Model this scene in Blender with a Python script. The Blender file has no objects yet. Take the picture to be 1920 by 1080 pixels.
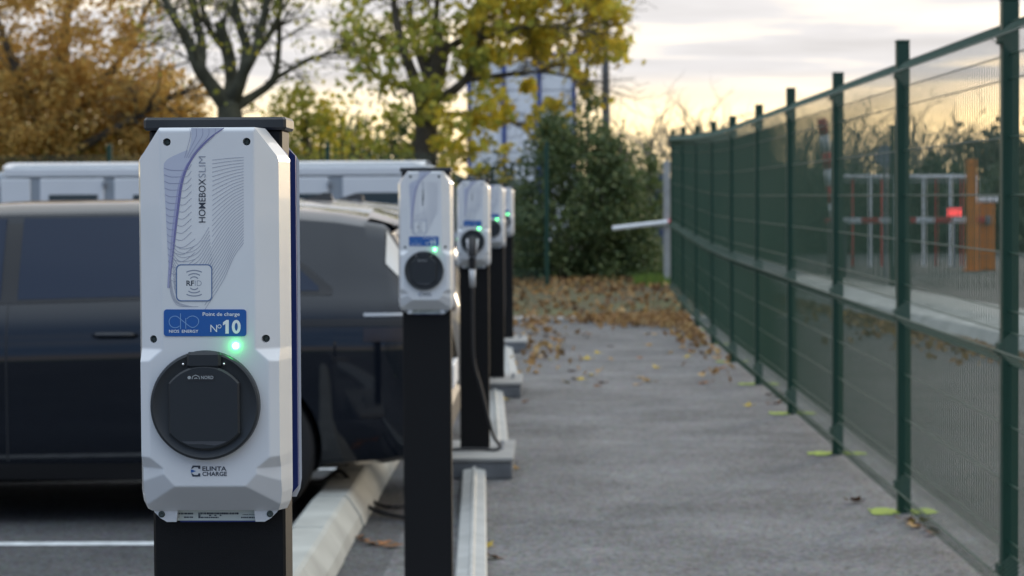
import bpy, math, random
import numpy as np
from mathutils import Vector, Matrix, noise as mnoise

random.seed(7)
R = random.random
U = random.uniform
SC = bpy.context.scene
COL = SC.collection

# ---------------------------------------------------------------- camera
F_PX, YAW, PITCH, ROLL, CAM_H = 4581.0, 0.0139, -0.0376, -0.0053, 1.4355
_f = Vector((-math.sin(YAW) * math.cos(PITCH), math.cos(YAW) * math.cos(PITCH), math.sin(PITCH)))
_r = Vector((math.cos(YAW), math.sin(YAW), 0.0))
_u = _r.cross(_f)
_r, _u = math.cos(ROLL) * _r + math.sin(ROLL) * _u, -math.sin(ROLL) * _r + math.cos(ROLL) * _u
cam_data = bpy.data.cameras.new('camera')
cam = bpy.data.objects.new('camera', cam_data)
COL.objects.link(cam)
cam.matrix_world = Matrix(((_r.x, _u.x, -_f.x, 0), (_r.y, _u.y, -_f.y, 0), (_r.z, _u.z, -_f.z, CAM_H), (0, 0, 0, 1)))
cam_data.sensor_width = 36.0
cam_data.lens = F_PX / 1920 * 36
cam_data.clip_start = 0.05
cam_data.clip_end = 3000
cam_data.dof.use_dof = True
cam_data.dof.focus_distance = 2.78
cam_data.dof.aperture_fstop = 14.0
SC.camera = cam


def at(px, py, Y):
    px, py = float(px), float(py)
    d = _f + (px - 960) / F_PX * _r - (py - 540) / F_PX * _u
    return Vector((0, 0, CAM_H)) + d * (Y / d.y)


def gr(px, py, z=0.0):
    px, py = float(px), float(py)
    d = _f + (px - 960) / F_PX * _r - (py - 540) / F_PX * _u
    return Vector((0, 0, CAM_H)) + d * ((z - CAM_H) / d.z)


# ---------------------------------------------------------------- world and sun
SUN_EL, SUN_AZ = math.radians(9), math.radians(26)      # azimuth clockwise from +Y (view direction)
world = bpy.data.worlds.new('World')
SC.world = world
world.use_nodes = True
nt = world.node_tree
nt.nodes.clear()
N = nt.nodes.new
L = nt.links.new
w_out = N('ShaderNodeOutputWorld')
bg = N('ShaderNodeBackground')
bg.inputs['Strength'].default_value = 0.10
sky = N('ShaderNodeTexSky')
sky.sky_type = 'NISHITA'
sky.sun_disc = False
sky.sun_elevation = SUN_EL
sky.sun_rotation = SUN_AZ
sky.air_density = 1.0
sky.dust_density = 3.0
sky.ozone_density = 1.0
tc = N('ShaderNodeTexCoord')
sep = N('ShaderNodeSeparateXYZ')
L(tc.outputs['Generated'], sep.inputs[0])
# plane-projected coordinates for a flat cloud deck
zadd = N('ShaderNodeMath'); zadd.operation = 'MAXIMUM'; zadd.inputs[1].default_value = 0.0
L(sep.outputs['Z'], zadd.inputs[0])
zden = N('ShaderNodeMath'); zden.operation = 'ADD'; zden.inputs[1].default_value = 0.012
L(zadd.outputs[0], zden.inputs[0])
dx = N('ShaderNodeMath'); dx.operation = 'DIVIDE'
dy = N('ShaderNodeMath'); dy.operation = 'DIVIDE'
L(sep.outputs['X'], dx.inputs[0]); L(zden.outputs[0], dx.inputs[1])
L(sep.outputs['Y'], dy.inputs[0]); L(zden.outputs[0], dy.inputs[1])
comb = N('ShaderNodeCombineXYZ')
L(dx.outputs[0], comb.inputs[0]); L(dy.outputs[0], comb.inputs[1])
cn = N('ShaderNodeTexNoise')
cn.inputs['Scale'].default_value = 0.42
cn.inputs['Detail'].default_value = 6
cn.inputs['Roughness'].default_value = 0.55
cn.inputs['Distortion'].default_value = 0.4
L(comb.outputs[0], cn.inputs['Vector'])
# low edge of the cloud deck (clear band over the horizon)
edge = N('ShaderNodeMapRange')
edge.interpolation_type = 'SMOOTHSTEP'
edge.inputs['From Min'].default_value = 0.026
edge.inputs['From Max'].default_value = 0.052
L(sep.outputs['Z'], edge.inputs['Value'])
cover = N('ShaderNodeMapRange')
cover.inputs['From Min'].default_value = 0.30
cover.inputs['From Max'].default_value = 0.50
cover.inputs['To Min'].default_value = 0.45
cover.inputs['To Max'].default_value = 0.97
L(cn.outputs['Fac'], cover.inputs['Value'])
mask = N('ShaderNodeMath'); mask.operation = 'MULTIPLY'
L(edge.outputs[0], mask.inputs[0]); L(cover.outputs[0], mask.inputs[1])
# cloud colour: brighter overhead, dimmer and bluer away from the low sun, broken up by the noise
sdot = N('ShaderNodeVectorMath'); sdot.operation = 'DOT_PRODUCT'
sdot.inputs[1].default_value = (math.sin(SUN_AZ), math.cos(SUN_AZ), 0)
L(tc.outputs['Generated'], sdot.inputs[0])
side = N('ShaderNodeMapRange'); side.interpolation_type = 'SMOOTHSTEP'
side.inputs['From Min'].default_value = -1.0
side.inputs['From Max'].default_value = 0.10
L(sdot.outputs['Value'], side.inputs['Value'])
low_c = N('ShaderNodeMix'); low_c.data_type = 'RGBA'
low_c.inputs['A'].default_value = (1.5, 2.5, 4.4, 1)
low_c.inputs['B'].default_value = (5.2, 5.1, 5.2, 1)
L(side.outputs[0], low_c.inputs['Factor'])
hi = N('ShaderNodeMapRange'); hi.interpolation_type = 'SMOOTHSTEP'
hi.inputs['From Min'].default_value = 0.28
hi.inputs['From Max'].default_value = 0.98
L(sep.outputs['Z'], hi.inputs['Value'])
deck = N('ShaderNodeMix'); deck.data_type = 'RGBA'
deck.inputs['B'].default_value = (8.8, 10.2, 11.8, 1)
L(hi.outputs[0], deck.inputs['Factor'])
L(low_c.outputs['Result'], deck.inputs['A'])
cval = N('ShaderNodeMapRange')
cval.inputs['From Min'].default_value = 0.34
cval.inputs['From Max'].default_value = 0.64
cval.inputs['To Min'].default_value = 1.18
cval.inputs['To Max'].default_value = 0.84
L(cn.outputs['Fac'], cval.inputs['Value'])
cramp = N('ShaderNodeVectorMath'); cramp.operation = 'SCALE'
L(deck.outputs['Result'], cramp.inputs[0]); L(cval.outputs[0], cramp.inputs['Scale'])
# thin bright veil low over the horizon, in front of the clear sky
veil = N('ShaderNodeMix'); veil.data_type = 'RGBA'
veil.inputs['Factor'].default_value = 0.75
vcol = N('ShaderNodeMix'); vcol.data_type = 'RGBA'
vcol.inputs['A'].default_value = (4.2, 4.0, 4.2, 1)
vcol.inputs['B'].default_value = (11.4, 9.5, 6.0, 1)
L(side.outputs[0], vcol.inputs['Factor'])
L(vcol.outputs['Result'], veil.inputs['B'])
L(sky.outputs[0], veil.inputs['A'])
smix = N('ShaderNodeMix'); smix.data_type = 'RGBA'
L(mask.outputs[0], smix.inputs['Factor'])
L(veil.outputs['Result'], smix.inputs['A'])
L(cramp.outputs['Vector'], smix.inputs['B'])
L(smix.outputs['Result'], bg.inputs['Color'])
L(bg.outputs[0], w_out.inputs['Surface'])

sun_data = bpy.data.lights.new('sun', 'SUN')
sun_data.energy = 0.9
sun_data.angle = math.radians(12)
sun_data.color = (1.0, 0.82, 0.60)
sun = bpy.data.objects.new('sun', sun_data)
COL.objects.link(sun)
_sd = Vector((math.sin(SUN_AZ) * math.cos(SUN_EL), math.cos(SUN_AZ) * math.cos(SUN_EL), math.sin(SUN_EL)))
sun.rotation_euler = _sd.to_track_quat('Z', 'Y').to_euler()
sun.location = (20, 20, 30)

SC.view_settings.view_transform = 'Standard'
SC.view_settings.look = 'None'
SC.view_settings.exposure = 0.75
SC.view_settings.gamma = 1.0
SC.cycles.use_denoising = True
SC.cycles.max_bounces = 6
SC.cycles.transparent_max_bounces = 8


# ---------------------------------------------------------------- materials
MATS = {}


def mat(name, col, rough=0.6, var=0.0, scale=8.0, bump=0.0, bscale=60.0, metal=0.0, coat=0.0, spec=0.5,
        col2=None, island=None, trans=0.0, emit=None, estr=0.0, detail=5.0):
    if name in MATS:
        return MATS[name]
    m = bpy.data.materials.new(name)
    m.use_nodes = True
    t = m.node_tree
    b = t.nodes['Principled BSDF']
    out = t.nodes['Material Output']
    b.inputs['Base Color'].default_value = (*col, 1)
    b.inputs['Roughness'].default_value = rough
    b.inputs['Metallic'].default_value = metal
    b.inputs['Specular IOR Level'].default_value = spec
    b.inputs['Coat Weight'].default_value = coat
    b.inputs['Coat Roughness'].default_value = 0.04
    if emit:
        b.inputs['Emission Color'].default_value = (*emit, 1)
        b.inputs['Emission Strength'].default_value = estr
    tco = t.nodes.new('ShaderNodeTexCoord')
    src = None
    if island:
        g = t.nodes.new('ShaderNodeNewGeometry')
        rp = t.nodes.new('ShaderNodeValToRGB')
        els = rp.color_ramp.elements
        while len(els) < len(island):
            els.new(0.5)
        for i, c in enumerate(island):
            els[i].position = i / (len(island) - 1)
            els[i].color = (*c, 1)
        t.links.new(g.outputs['Random Per Island'], rp.inputs['Fac'])
        src = rp.outputs['Color']
    if var or col2:
        n = t.nodes.new('ShaderNodeTexNoise')
        n.inputs['Scale'].default_value = scale
        n.inputs['Detail'].default_value = detail
        t.links.new(tco.outputs['Object'], n.inputs['Vector'])
        mr = t.nodes.new('ShaderNodeMapRange')
        mr.inputs['From Min'].default_value = 0.3
        mr.inputs['From Max'].default_value = 0.7
        t.links.new(n.outputs['Fac'], mr.inputs['Value'])
        mx = t.nodes.new('ShaderNodeMix')
        mx.data_type = 'RGBA'
        a = tuple(c * (1 - var) for c in col)
        c2 = col2 if col2 else tuple(min(1, c * (1 + var)) for c in col)
        mx.inputs['A'].default_value = (*a, 1)
        mx.inputs['B'].default_value = (*c2, 1)
        t.links.new(mr.outputs[0], mx.inputs['Factor'])
        if src:
            ml = t.nodes.new('ShaderNodeMix')
            ml.data_type = 'RGBA'
            ml.blend_type = 'MULTIPLY'
            ml.inputs['Factor'].default_value = 1
            t.links.new(src, ml.inputs['A'])
            t.links.new(mx.outputs['Result'], ml.inputs['B'])
            src = ml.outputs['Result']
        else:
            src = mx.outputs['Result']
    if src:
        t.links.new(src, b.inputs['Base Color'])
    if bump:
        n = t.nodes.new('ShaderNodeTexNoise')
        n.inputs['Scale'].default_value = bscale
        n.inputs['Detail'].default_value = 4
        t.links.new(tco.outputs['Object'], n.inputs['Vector'])
        bp = t.nodes.new('ShaderNodeBump')
        bp.inputs['Strength'].default_value = bump
        bp.inputs['Distance'].default_value = 0.01
        t.links.new(n.outputs['Fac'], bp.inputs['Height'])
        t.links.new(bp.outputs[0], b.inputs['Normal'])
    if trans:
        tr = t.nodes.new('ShaderNodeBsdfTranslucent')
        if src:
            t.links.new(src, tr.inputs['Color'])
        else:
            tr.inputs['Color'].default_value = (*col, 1)
        ms = t.nodes.new('ShaderNodeMixShader')
        ms.inputs[0].default_value = trans
        t.links.new(b.outputs[0], ms.inputs[1])
        t.links.new(tr.outputs[0], ms.inputs[2])
        t.links.new(ms.outputs[0], out.inputs['Surface'])
    MATS[name] = m
    return m


def asphalt(name, dark, light, scale=1.0):
    """worn asphalt: fine stone speckle, blotches and fine relief"""
    m = bpy.data.materials.new(name)
    m.use_nodes = True
    t = m.node_tree
    b = t.nodes['Principled BSDF']
    b.inputs['Roughness'].default_value = 0.85
    b.inputs['Specular IOR Level'].default_value = 0.3
    tco = t.nodes.new('ShaderNodeTexCoord')
    v = t.nodes.new('ShaderNodeTexVoronoi')
    v.inputs['Scale'].default_value = 75 * scale
    t.links.new(tco.outputs['Object'], v.inputs['Vector'])
    n = t.nodes.new('ShaderNodeTexNoise')
    n.inputs['Scale'].default_value = 1.1 * scale
    n.inputs['Detail'].default_value = 8
    n.inputs['Roughness'].default_value = 0.7
    t.links.new(tco.outputs['Object'], n.inputs['Vector'])
    n2 = t.nodes.new('ShaderNodeTexNoise')
    n2.inputs['Scale'].default_value = 22 * scale
    n2.inputs['Detail'].default_value = 6
    n2.inputs['Roughness'].default_value = 0.8
    t.links.new(tco.outputs['Object'], n2.inputs['Vector'])
    ad = t.nodes.new('ShaderNodeMath')
    ad.operation = 'ADD'
    t.links.new(n.outputs['Fac'], ad.inputs[0])
    t.links.new(n2.outputs['Fac'], ad.inputs[1])
    mr = t.nodes.new('ShaderNodeMapRange')
    mr.inputs['From Min'].default_value = 0.78
    mr.inputs['From Max'].default_value = 1.22
    t.links.new(ad.outputs[0], mr.inputs['Value'])
    mx = t.nodes.new('ShaderNodeMix')
    mx.data_type = 'RGBA'
    mx.inputs['A'].default_value = (*dark, 1)
    mx.inputs['B'].default_value = (*light, 1)
    t.links.new(mr.outputs[0], mx.inputs['Factor'])
    sp = t.nodes.new('ShaderNodeMix')
    sp.data_type = 'RGBA'
    sp.blend_type = 'MULTIPLY'
    sp.inputs['Factor'].default_value = 0.85
    t.links.new(mx.outputs['Result'], sp.inputs['A'])
    t.links.new(v.outputs['Color'], sp.inputs['B'])
    hs = t.nodes.new('ShaderNodeHueSaturation')
    hs.inputs['Saturation'].default_value = 0.25
    hs.inputs['Value'].default_value = 1.6
    t.links.new(sp.outputs['Result'], hs.inputs['Color'])
    t.links.new(hs.outputs[0], b.inputs['Base Color'])
    bp = t.nodes.new('ShaderNodeBump')
    bp.inputs['Strength'].default_value = 0.6
    bp.inputs['Distance'].default_value = 0.006
    t.links.new(v.outputs['Distance'], bp.inputs['Height'])
    t.links.new(bp.outputs[0], b.inputs['Normal'])
    MATS[name] = m
    return m


M_LOT = asphalt('lot_asphalt', (0.035, 0.042, 0.050), (0.075, 0.085, 0.10))
M_PATH = asphalt('path_asphalt', (0.052, 0.055, 0.060), (0.160, 0.164, 0.172))
M_ROAD = asphalt('road_asphalt', (0.052, 0.060, 0.056), (0.095, 0.106, 0.100))
M_PLASTIC = mat('white_plastic', (0.70, 0.715, 0.725), 0.32, var=0.035, scale=9, bump=0.03, bscale=900, coat=0.5)
M_BLUEPL = mat('blue_plastic', (0.012, 0.03, 0.17), 0.4)
M_BLACKPL = mat('black_plastic', (0.022, 0.026, 0.029), 0.42, bump=0.04, bscale=1200)
M_LIDPL = mat('lid_plastic', (0.014, 0.018, 0.022), 0.5, bump=0.05, bscale=1200)
M_POST = mat('post_powder_coat', (0.0055, 0.0055, 0.006), 0.55, bump=0.08, bscale=700, spec=0.25)
M_SCREW = mat('screw_steel', (0.06, 0.08, 0.075), 0.5, metal=0.4)
M_PRINT = mat('print_dark', (0.03, 0.04, 0.06), 0.5)
M_PRINTG = mat('print_grey', (0.24, 0.27, 0.34), 0.5)
M_WAVE = mat('print_wave', (0.27, 0.28, 0.40), 0.5)
M_WAVE2 = mat('print_wave_pale', (0.33, 0.35, 0.43), 0.5)
M_PURPLE = mat('print_purple', (0.36, 0.37, 0.55), 0.5)
M_PURPLE2 = mat('print_purple_pale', (0.49, 0.52, 0.62), 0.5)
M_PURPLE3 = mat('print_purple_deep', (0.17, 0.17, 0.36), 0.5)
M_STICK = mat('sticker_blue', (0.012, 0.10, 0.36), 0.35)
M_STWHITE = mat('sticker_white', (0.80, 0.82, 0.82), 0.5)
M_STPALE = mat('sticker_pale_blue', (0.20, 0.36, 0.62), 0.5)
M_RFID = mat('rfid_blue', (0.10, 0.17, 0.33), 0.5)
M_LABEL = mat('label_white', (0.55, 0.60, 0.56), 0.5)
M_LED = mat('led_green', (0.1, 0.9, 0.3), 0.3, emit=(0.10, 1.0, 0.24), estr=11.0)
M_CONC = mat('concrete', (0.27, 0.27, 0.26), 0.9, var=0.18, scale=5, bump=0.25, bscale=90)
M_CONCP = mat('concrete_pale', (0.34, 0.35, 0.325), 0.85, var=0.2, scale=3.3, detail=9, bump=0.2, bscale=80)
M_CONCSHADE = mat('concrete_shaded', (0.16, 0.17, 0.18), 0.9, var=0.2, scale=7, bump=0.25, bscale=80)  # darker than the slab above: the block's backlit shade put into its colour
M_GALV = mat('galvanised_steel', (0.37, 0.38, 0.37), 0.6, var=0.12, scale=9, metal=0.25)
M_SLOT = mat('slot_dark', (0.03, 0.03, 0.03), 0.8)
M_CABLE = mat('cable_rubber', (0.018, 0.018, 0.020), 0.6)
M_FERR = mat('plug_white', (0.62, 0.63, 0.64), 0.45)
M_GREEN = mat('fence_green', (0.004, 0.040, 0.023), 0.42, bump=0.03, bscale=300)
M_WIRE = mat('wire_green', (0.010, 0.054, 0.032), 0.40)
M_LIME = mat('lime_paint', (0.34, 0.46, 0.03), 0.85, col2=(0.16, 0.20, 0.07), scale=45)
M_WLINE = mat('road_paint', (0.62, 0.65, 0.66), 0.8, var=0.25, scale=14)
M_WHITE = mat('white_paint', (0.80, 0.82, 0.84), 0.5, var=0.05, scale=3)
M_RED = mat('red_paint', (0.50, 0.03, 0.03), 0.5)
M_ORANGE = mat('orange_paint', (0.62, 0.20, 0.02), 0.5, var=0.08, scale=3)
M_BLUEP = mat('blue_paint', (0.02, 0.06, 0.26), 0.5)
M_GREYM = mat('grey_metal', (0.24, 0.26, 0.29), 0.5, metal=0.3)
M_POLE = mat('pole_grey', (0.10, 0.105, 0.115), 0.5, metal=0.3)
M_DARKM = mat('dark_metal', (0.05, 0.055, 0.06), 0.6)
M_REDLAMP = mat('red_lamp', (0.8, 0.05, 0.05), 0.4, emit=(1.0, 0.10, 0.10), estr=1.0)
M_SOIL = mat('soil', (0.085, 0.065, 0.042), 0.95, col2=(0.11, 0.115, 0.05), scale=1.6, bump=0.5, bscale=30)
M_GRASS = mat('grass_ground', (0.06, 0.10, 0.025), 0.95, var=0.4, scale=2.0)
M_BARK = mat('bark', (0.085, 0.072, 0.055), 0.95, var=0.35, scale=6, bump=0.6, bscale=25)
M_BARKG = mat('bark_mossy', (0.075, 0.075, 0.05), 0.95, var=0.4, scale=5, bump=0.6, bscale=25)
M_LF_ORANGE = mat('leaf_orange', (1, 1, 1), 0.75, island=[(0.48, 0.27, 0.08), (0.64, 0.42, 0.11), (0.54, 0.33, 0.09), (0.68, 0.49, 0.15), (0.36, 0.26, 0.09)], trans=0.5)
M_LF_YELLOW = mat('leaf_yellow', (1, 1, 1), 0.7, island=[(0.62, 0.50, 0.05), (0.74, 0.58, 0.06), (0.46, 0.46, 0.07), (0.68, 0.48, 0.045), (0.34, 0.38, 0.06)], trans=0.45)
M_LF_YGREEN = mat('leaf_yellow_green', (1, 1, 1), 0.7, island=[(0.31, 0.34, 0.07), (0.48, 0.45, 0.07), (0.24, 0.30, 0.065), (0.60, 0.49, 0.06)], trans=0.4)
M_LF_GREEN = mat('leaf_green', (1, 1, 1), 0.65, island=[(0.06, 0.11, 0.035), (0.10, 0.16, 0.045), (0.05, 0.09, 0.035), (0.14, 0.19, 0.05)], trans=0.25)
M_LF_DARK = mat('leaf_dark_green', (1, 1, 1), 0.55, island=[(0.030, 0.058, 0.026), (0.055, 0.09, 0.034), (0.022, 0.045, 0.022), (0.09, 0.12, 0.045)], trans=0.2)
M_LF_BUSH = mat('leaf_bush', (1, 1, 1), 0.55, island=[(0.06, 0.10, 0.035), (0.11, 0.16, 0.05), (0.045, 0.08, 0.032), (0.19, 0.22, 0.075), (0.075, 0.12, 0.04)], trans=0.25)
M_LF_FALLEN = mat('leaf_fallen', (1, 1, 1), 0.85, island=[(0.18, 0.10, 0.048), (0.34, 0.20, 0.08), (0.12, 0.07, 0.04), (0.48, 0.33, 0.14), (0.24, 0.125, 0.05), (0.40, 0.24, 0.07)], trans=0.15)
M_LF_FAR = mat('leaf_far', (1, 1, 1), 0.9, island=[(0.11, 0.12, 0.085), (0.085, 0.10, 0.075), (0.15, 0.13, 0.09)], trans=0.3)
M_HAZEBARK = mat('far_branches_hazed', (0.22, 0.20, 0.165), 0.95)  # bark lightened so that distance haze sits in the colour


def car_paint(name, col, flake=0.1):
    return mat(name, col, 0.3, coat=1.0, metal=flake, spec=0.05)


M_CARBLACK = car_paint('car_paint_black', (0.0025, 0.005, 0.010), 0.0)
M_CARGREY = car_paint('car_paint_grey', (0.30, 0.29, 0.28), 0.4)
M_CARDARK = car_paint('car_paint_anthracite', (0.05, 0.052, 0.055), 0.3)
M_GLASS = mat('car_glass', (0.008, 0.018, 0.042), 0.03, spec=0.3)
M_TRIM = mat('car_trim', (0.012, 0.012, 0.013), 0.5)
M_CHROME = mat('chrome_trim', (0.75, 0.75, 0.76), 0.2, metal=1.0)
M_TRIMSHEEN = mat('trim_sheen_silver', (0.50, 0.50, 0.49), 0.3, metal=0.6, coat=0.5)  # silver of the belt strip, also used for the painted hatch-corner sheen
M_TYRE = mat('tyre_rubber', (0.014, 0.014, 0.015), 0.85)
M_RIM = mat('alloy_rim', (0.18, 0.18, 0.19), 0.35, metal=0.8)
M_TAIL = mat('tail_lens', (0.010, 0.004, 0.005), 0.3, coat=0.3)
M_LAMPGL = mat('headlamp_glass', (0.5, 0.52, 0.55), 0.1, coat=1.0)
M_VAN = mat('van_white', (0.66, 0.68, 0.70), 0.45, var=0.03, scale=2, coat=0.3)
M_VANGROOVE = mat('van_grey_seam', (0.30, 0.33, 0.36), 0.6)
M_VANGLASS = mat('van_glass', (0.03, 0.05, 0.06), 0.15)


# ---------------------------------------------------------------- mesh builder
class MB:
    def __init__(s):
        s.v, s.f, s.mi = [], [], []

    def add(s, vs, fs, m=0):
        o = len(s.v)
        s.v += [tuple(p) for p in vs]
        s.f += [tuple(i + o for i in q) for q in fs]
        s.mi += [m] * len(fs)
        return s

    def box(s, c, d, rz=0.0, m=0, bev=0.0):
        hx, hy, hz = d[0] / 2, d[1] / 2, d[2] / 2
        ca, sa = math.cos(rz), math.sin(rz)
        if bev > 0:
            b = min(bev, hx * .9, hy * .9, hz * .9)
            ring = lambda z, e: [(x, y, z) for x, y in ((-hx + b + e, -hy + e), (hx - b - e, -hy + e), (hx - e, -hy + b + e), (hx - e, hy - b - e),
                                                         (hx - b - e, hy - e), (-hx + b + e, hy - e), (-hx + e, hy - b - e), (-hx + e, -hy + b + e))]
            pts = ring(-hz, b * .7) + ring(-hz + b, 0) + ring(hz - b, 0) + ring(hz, b * .7)
            fs = [tuple(range(7, -1, -1)), tuple(range(24, 32))]
            for k in range(3):
                for i in range(8):
                    j = (i + 1) % 8
                    fs.append((k * 8 + i, k * 8 + j, k * 8 + 8 + j, k * 8 + 8 + i))
        else:
            pts = [(x, y, z) for z in (-hz, hz) for x, y in ((-hx, -hy), (hx, -hy), (hx, hy), (-hx, hy))]
            fs = [(3, 2, 1, 0), (4, 5, 6, 7), (0, 1, 5, 4), (1, 2, 6, 5), (2, 3, 7, 6), (3, 0, 4, 7)]
        pts = [(c[0] + x * ca - y * sa, c[1] + x * sa + y * ca, c[2] + z) for x, y, z in pts]
        return s.add(pts, fs, m)

    def tube(s, pts, rad, n=8, m=0, caps=True):
        pts = [Vector(p) for p in pts]
        if not isinstance(rad, (list, tuple)):
            rad = [rad] * len(pts)
        vs = []
        up = None
        for i, p in enumerate(pts):
            t = (pts[min(i + 1, len(pts) - 1)] - pts[max(i - 1, 0)])
            if t.length < 1e-9:
                t = Vector((0, 0, 1))
            t.normalize()
            if up is None:
                up = Vector((0, 0, 1)) if abs(t.z) < 0.9 else Vector((1, 0, 0))
            a = t.cross(up)
            if a.length < 1e-6:
                a = t.cross(Vector((0.3, 1, 0.2)))
            a.normalize()
            b = t.cross(a).normalized()
            up = -b if False else up
            for k in range(n):
                w = 2 * math.pi * k / n
                vs.append(p + (a * math.cos(w) + b * math.sin(w)) * rad[i])
        fs = []
        for i in range(len(pts) - 1):
            for k in range(n):
                k2 = (k + 1) % n
                fs.append((i * n + k, i * n + k2, (i + 1) * n + k2, (i + 1) * n + k))
        if caps:
            fs.append(tuple(range(n - 1, -1, -1)))
            o = (len(pts) - 1) * n
            fs.append(tuple(range(o, o + n)))
        return s.add(vs, fs, m)

    def prism(s, poly, y0, y1, m=0):
        """polygon in (x,z) pulled along y; poly counter-clockwise seen from -y"""
        n = len(poly)
        vs = [(x, y0, z) for x, z in poly] + [(x, y1, z) for x, z in poly]
        fs = [tuple(range(n)), tuple(range(2 * n - 1, n - 1, -1))]
        for i in range(n):
            j = (i + 1) % n
            fs.append((i, n + i, n + j, j))
        return s.add(vs, fs, m)

    def lathe(s, prof, c, axis='z', n=24, m=0):
        vs, fs = [], []
        for r, h in prof:
            for k in range(n):
                w = 2 * math.pi * k / n
                a, b = r * math.cos(w), r * math.sin(w)
                if axis == 'z':
                    vs.append((c[0] + a, c[1] + b, c[2] + h))
                elif axis == 'y':
                    vs.append((c[0] + a, c[1] + h, c[2] + b))
                else:
                    vs.append((c[0] + h, c[1] + a, c[2] + b))
        for i in range(len(prof) - 1):
            for k in range(n):
                k2 = (k + 1) % n
                fs.append((i * n + k, i * n + k2, (i + 1) * n + k2, (i + 1) * n + k))
        return s.add(vs, fs, m)

    def cyl(s, c, r, h0, h1, n=24):
        """closed cylinder along y"""
        vs = [(c[0] + r * math.cos(2 * math.pi * k / n), c[1] + h, c[2] + r * math.sin(2 * math.pi * k / n)) for h in (h0, h1) for k in range(n)]
        fs = [(k, (k + 1) % n, n + (k + 1) % n, n + k) for k in range(n)] + [tuple(range(n - 1, -1, -1)), tuple(range(n, 2 * n))]
        fs = [tuple(reversed(f)) for f in fs]
        return s.add(vs, fs)

    def grid(s, fn, nu, nv, m=0):
        vs = [fn(i / nu, j / nv) for j in range(nv + 1) for i in range(nu + 1)]
        fs = [(j * (nu + 1) + i, j * (nu + 1) + i + 1, (j + 1) * (nu + 1) + i + 1, (j + 1) * (nu + 1) + i)
              for j in range(nv) for i in range(nu)]
        return s.add(vs, fs, m)

    def mesh(s, name, mats, smooth=False, sharp=None):
        me = bpy.data.meshes.new(name)
        me.from_pydata(s.v, [], s.f)
        for q in (mats if isinstance(mats, (list, tuple)) else [mats]):
            me.materials.append(q)
        if any(s.mi):
            me.polygons.foreach_set('material_index', s.mi)
        if smooth:
            me.polygons.foreach_set('use_smooth', [True] * len(me.polygons))
            if sharp:
                me.update()
                me.set_sharp_from_angle(angle=math.radians(sharp))
        me.update()
        return me

    def build(s, name, mats, parent=None, smooth=False, sharp=None, kind=None, label=None):
        return obj(name, s.mesh(name, mats, smooth, sharp), parent, kind, label)


def obj(name, me, parent=None, kind=None, label=None):
    o = bpy.data.objects.new(name, me)
    COL.objects.link(o)
    if parent:
        o.parent = parent
    if kind:
        o['kind'] = kind
    if label:
        o['label'] = label
    return o


def tag(o, label, cat, group=None):
    o['label'] = label
    o['category'] = cat
    if group:
        o['group'] = group
    return o


def thing(name, label, cat, loc=(0, 0, 0), rz=0.0, group=None):
    o = bpy.data.objects.new(name, None)
    COL.objects.link(o)
    o.location = loc
    o.rotation_euler = (0, 0, rz)
    o.empty_display_size = 0.1
    return tag(o, label, cat, group)


def copy_tree(o, parent=None):
    c = o.copy()
    COL.objects.link(c)
    c.parent = parent
    for ch in list(o.children):
        copy_tree(ch, c)
    return c


def eval_mesh(o, name):
    dg = bpy.context.evaluated_depsgraph_get()
    dg.update()
    return bpy.data.meshes.new_from_object(o.evaluated_get(dg))


def boolean_cut(me, cutters, name):
    """subtract the cutter meshes (MB objects) from me, return a new mesh"""
    a = bpy.data.objects.new('tmp_a', me)
    cm = cutters.mesh('tmp_c', M_TRIM)
    c = bpy.data.objects.new('tmp_c', cm)
    COL.objects.link(a)
    COL.objects.link(c)
    md = a.modifiers.new('b', 'BOOLEAN')
    md.operation = 'DIFFERENCE'
    md.solver = 'EXACT'
    md.object = c
    out = eval_mesh(a, name)
    bpy.data.objects.remove(a)
    bpy.data.objects.remove(c)
    out.name = name
    return out


def text_pts(s, bold=0.0, shear=0.0):
    cu = bpy.data.curves.new('t', 'FONT')
    cu.body = s
    cu.offset = bold
    cu.shear = shear
    cu.resolution_u = 3
    o = bpy.data.objects.new('t', cu)
    COL.objects.link(o)
    me = eval_mesh(o, 't')
    vs = [(v.co.x, v.co.y) for v in me.vertices]
    fs = [tuple(p.vertices) for p in me.polygons]
    bpy.data.objects.remove(o)
    bpy.data.curves.remove(cu)
    bpy.data.meshes.remove(me)
    x0, x1 = min(p[0] for p in vs), max(p[0] for p in vs)
    y0, y1 = min(p[1] for p in vs), max(p[1] for p in vs)
    return [((x - x0) / (x1 - x0), (y - y0) / (y1 - y0)) for x, y in vs], fs


def ribbon(pts, w):
    """flat strip along 2D points -> (verts2d, faces)"""
    vs, fs = [], []
    for i, p in enumerate(pts):
        a = pts[max(i - 1, 0)]
        b = pts[min(i + 1, len(pts) - 1)]
        dx_, dy_ = b[0] - a[0], b[1] - a[1]
        l = math.hypot(dx_, dy_) or 1
        ww = w[i] if isinstance(w, (list, tuple)) else w
        nx, ny = -dy_ / l * ww / 2, dx_ / l * ww / 2
        vs += [(p[0] + nx, p[1] + ny), (p[0] - nx, p[1] - ny)]
    for i in range(len(pts) - 1):
        fs.append((2 * i, 2 * i + 1, 2 * i + 3, 2 * i + 2))
    return vs, fs


def interp(x, xs, ys):
    return float(np.interp(x, xs, ys))


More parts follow.
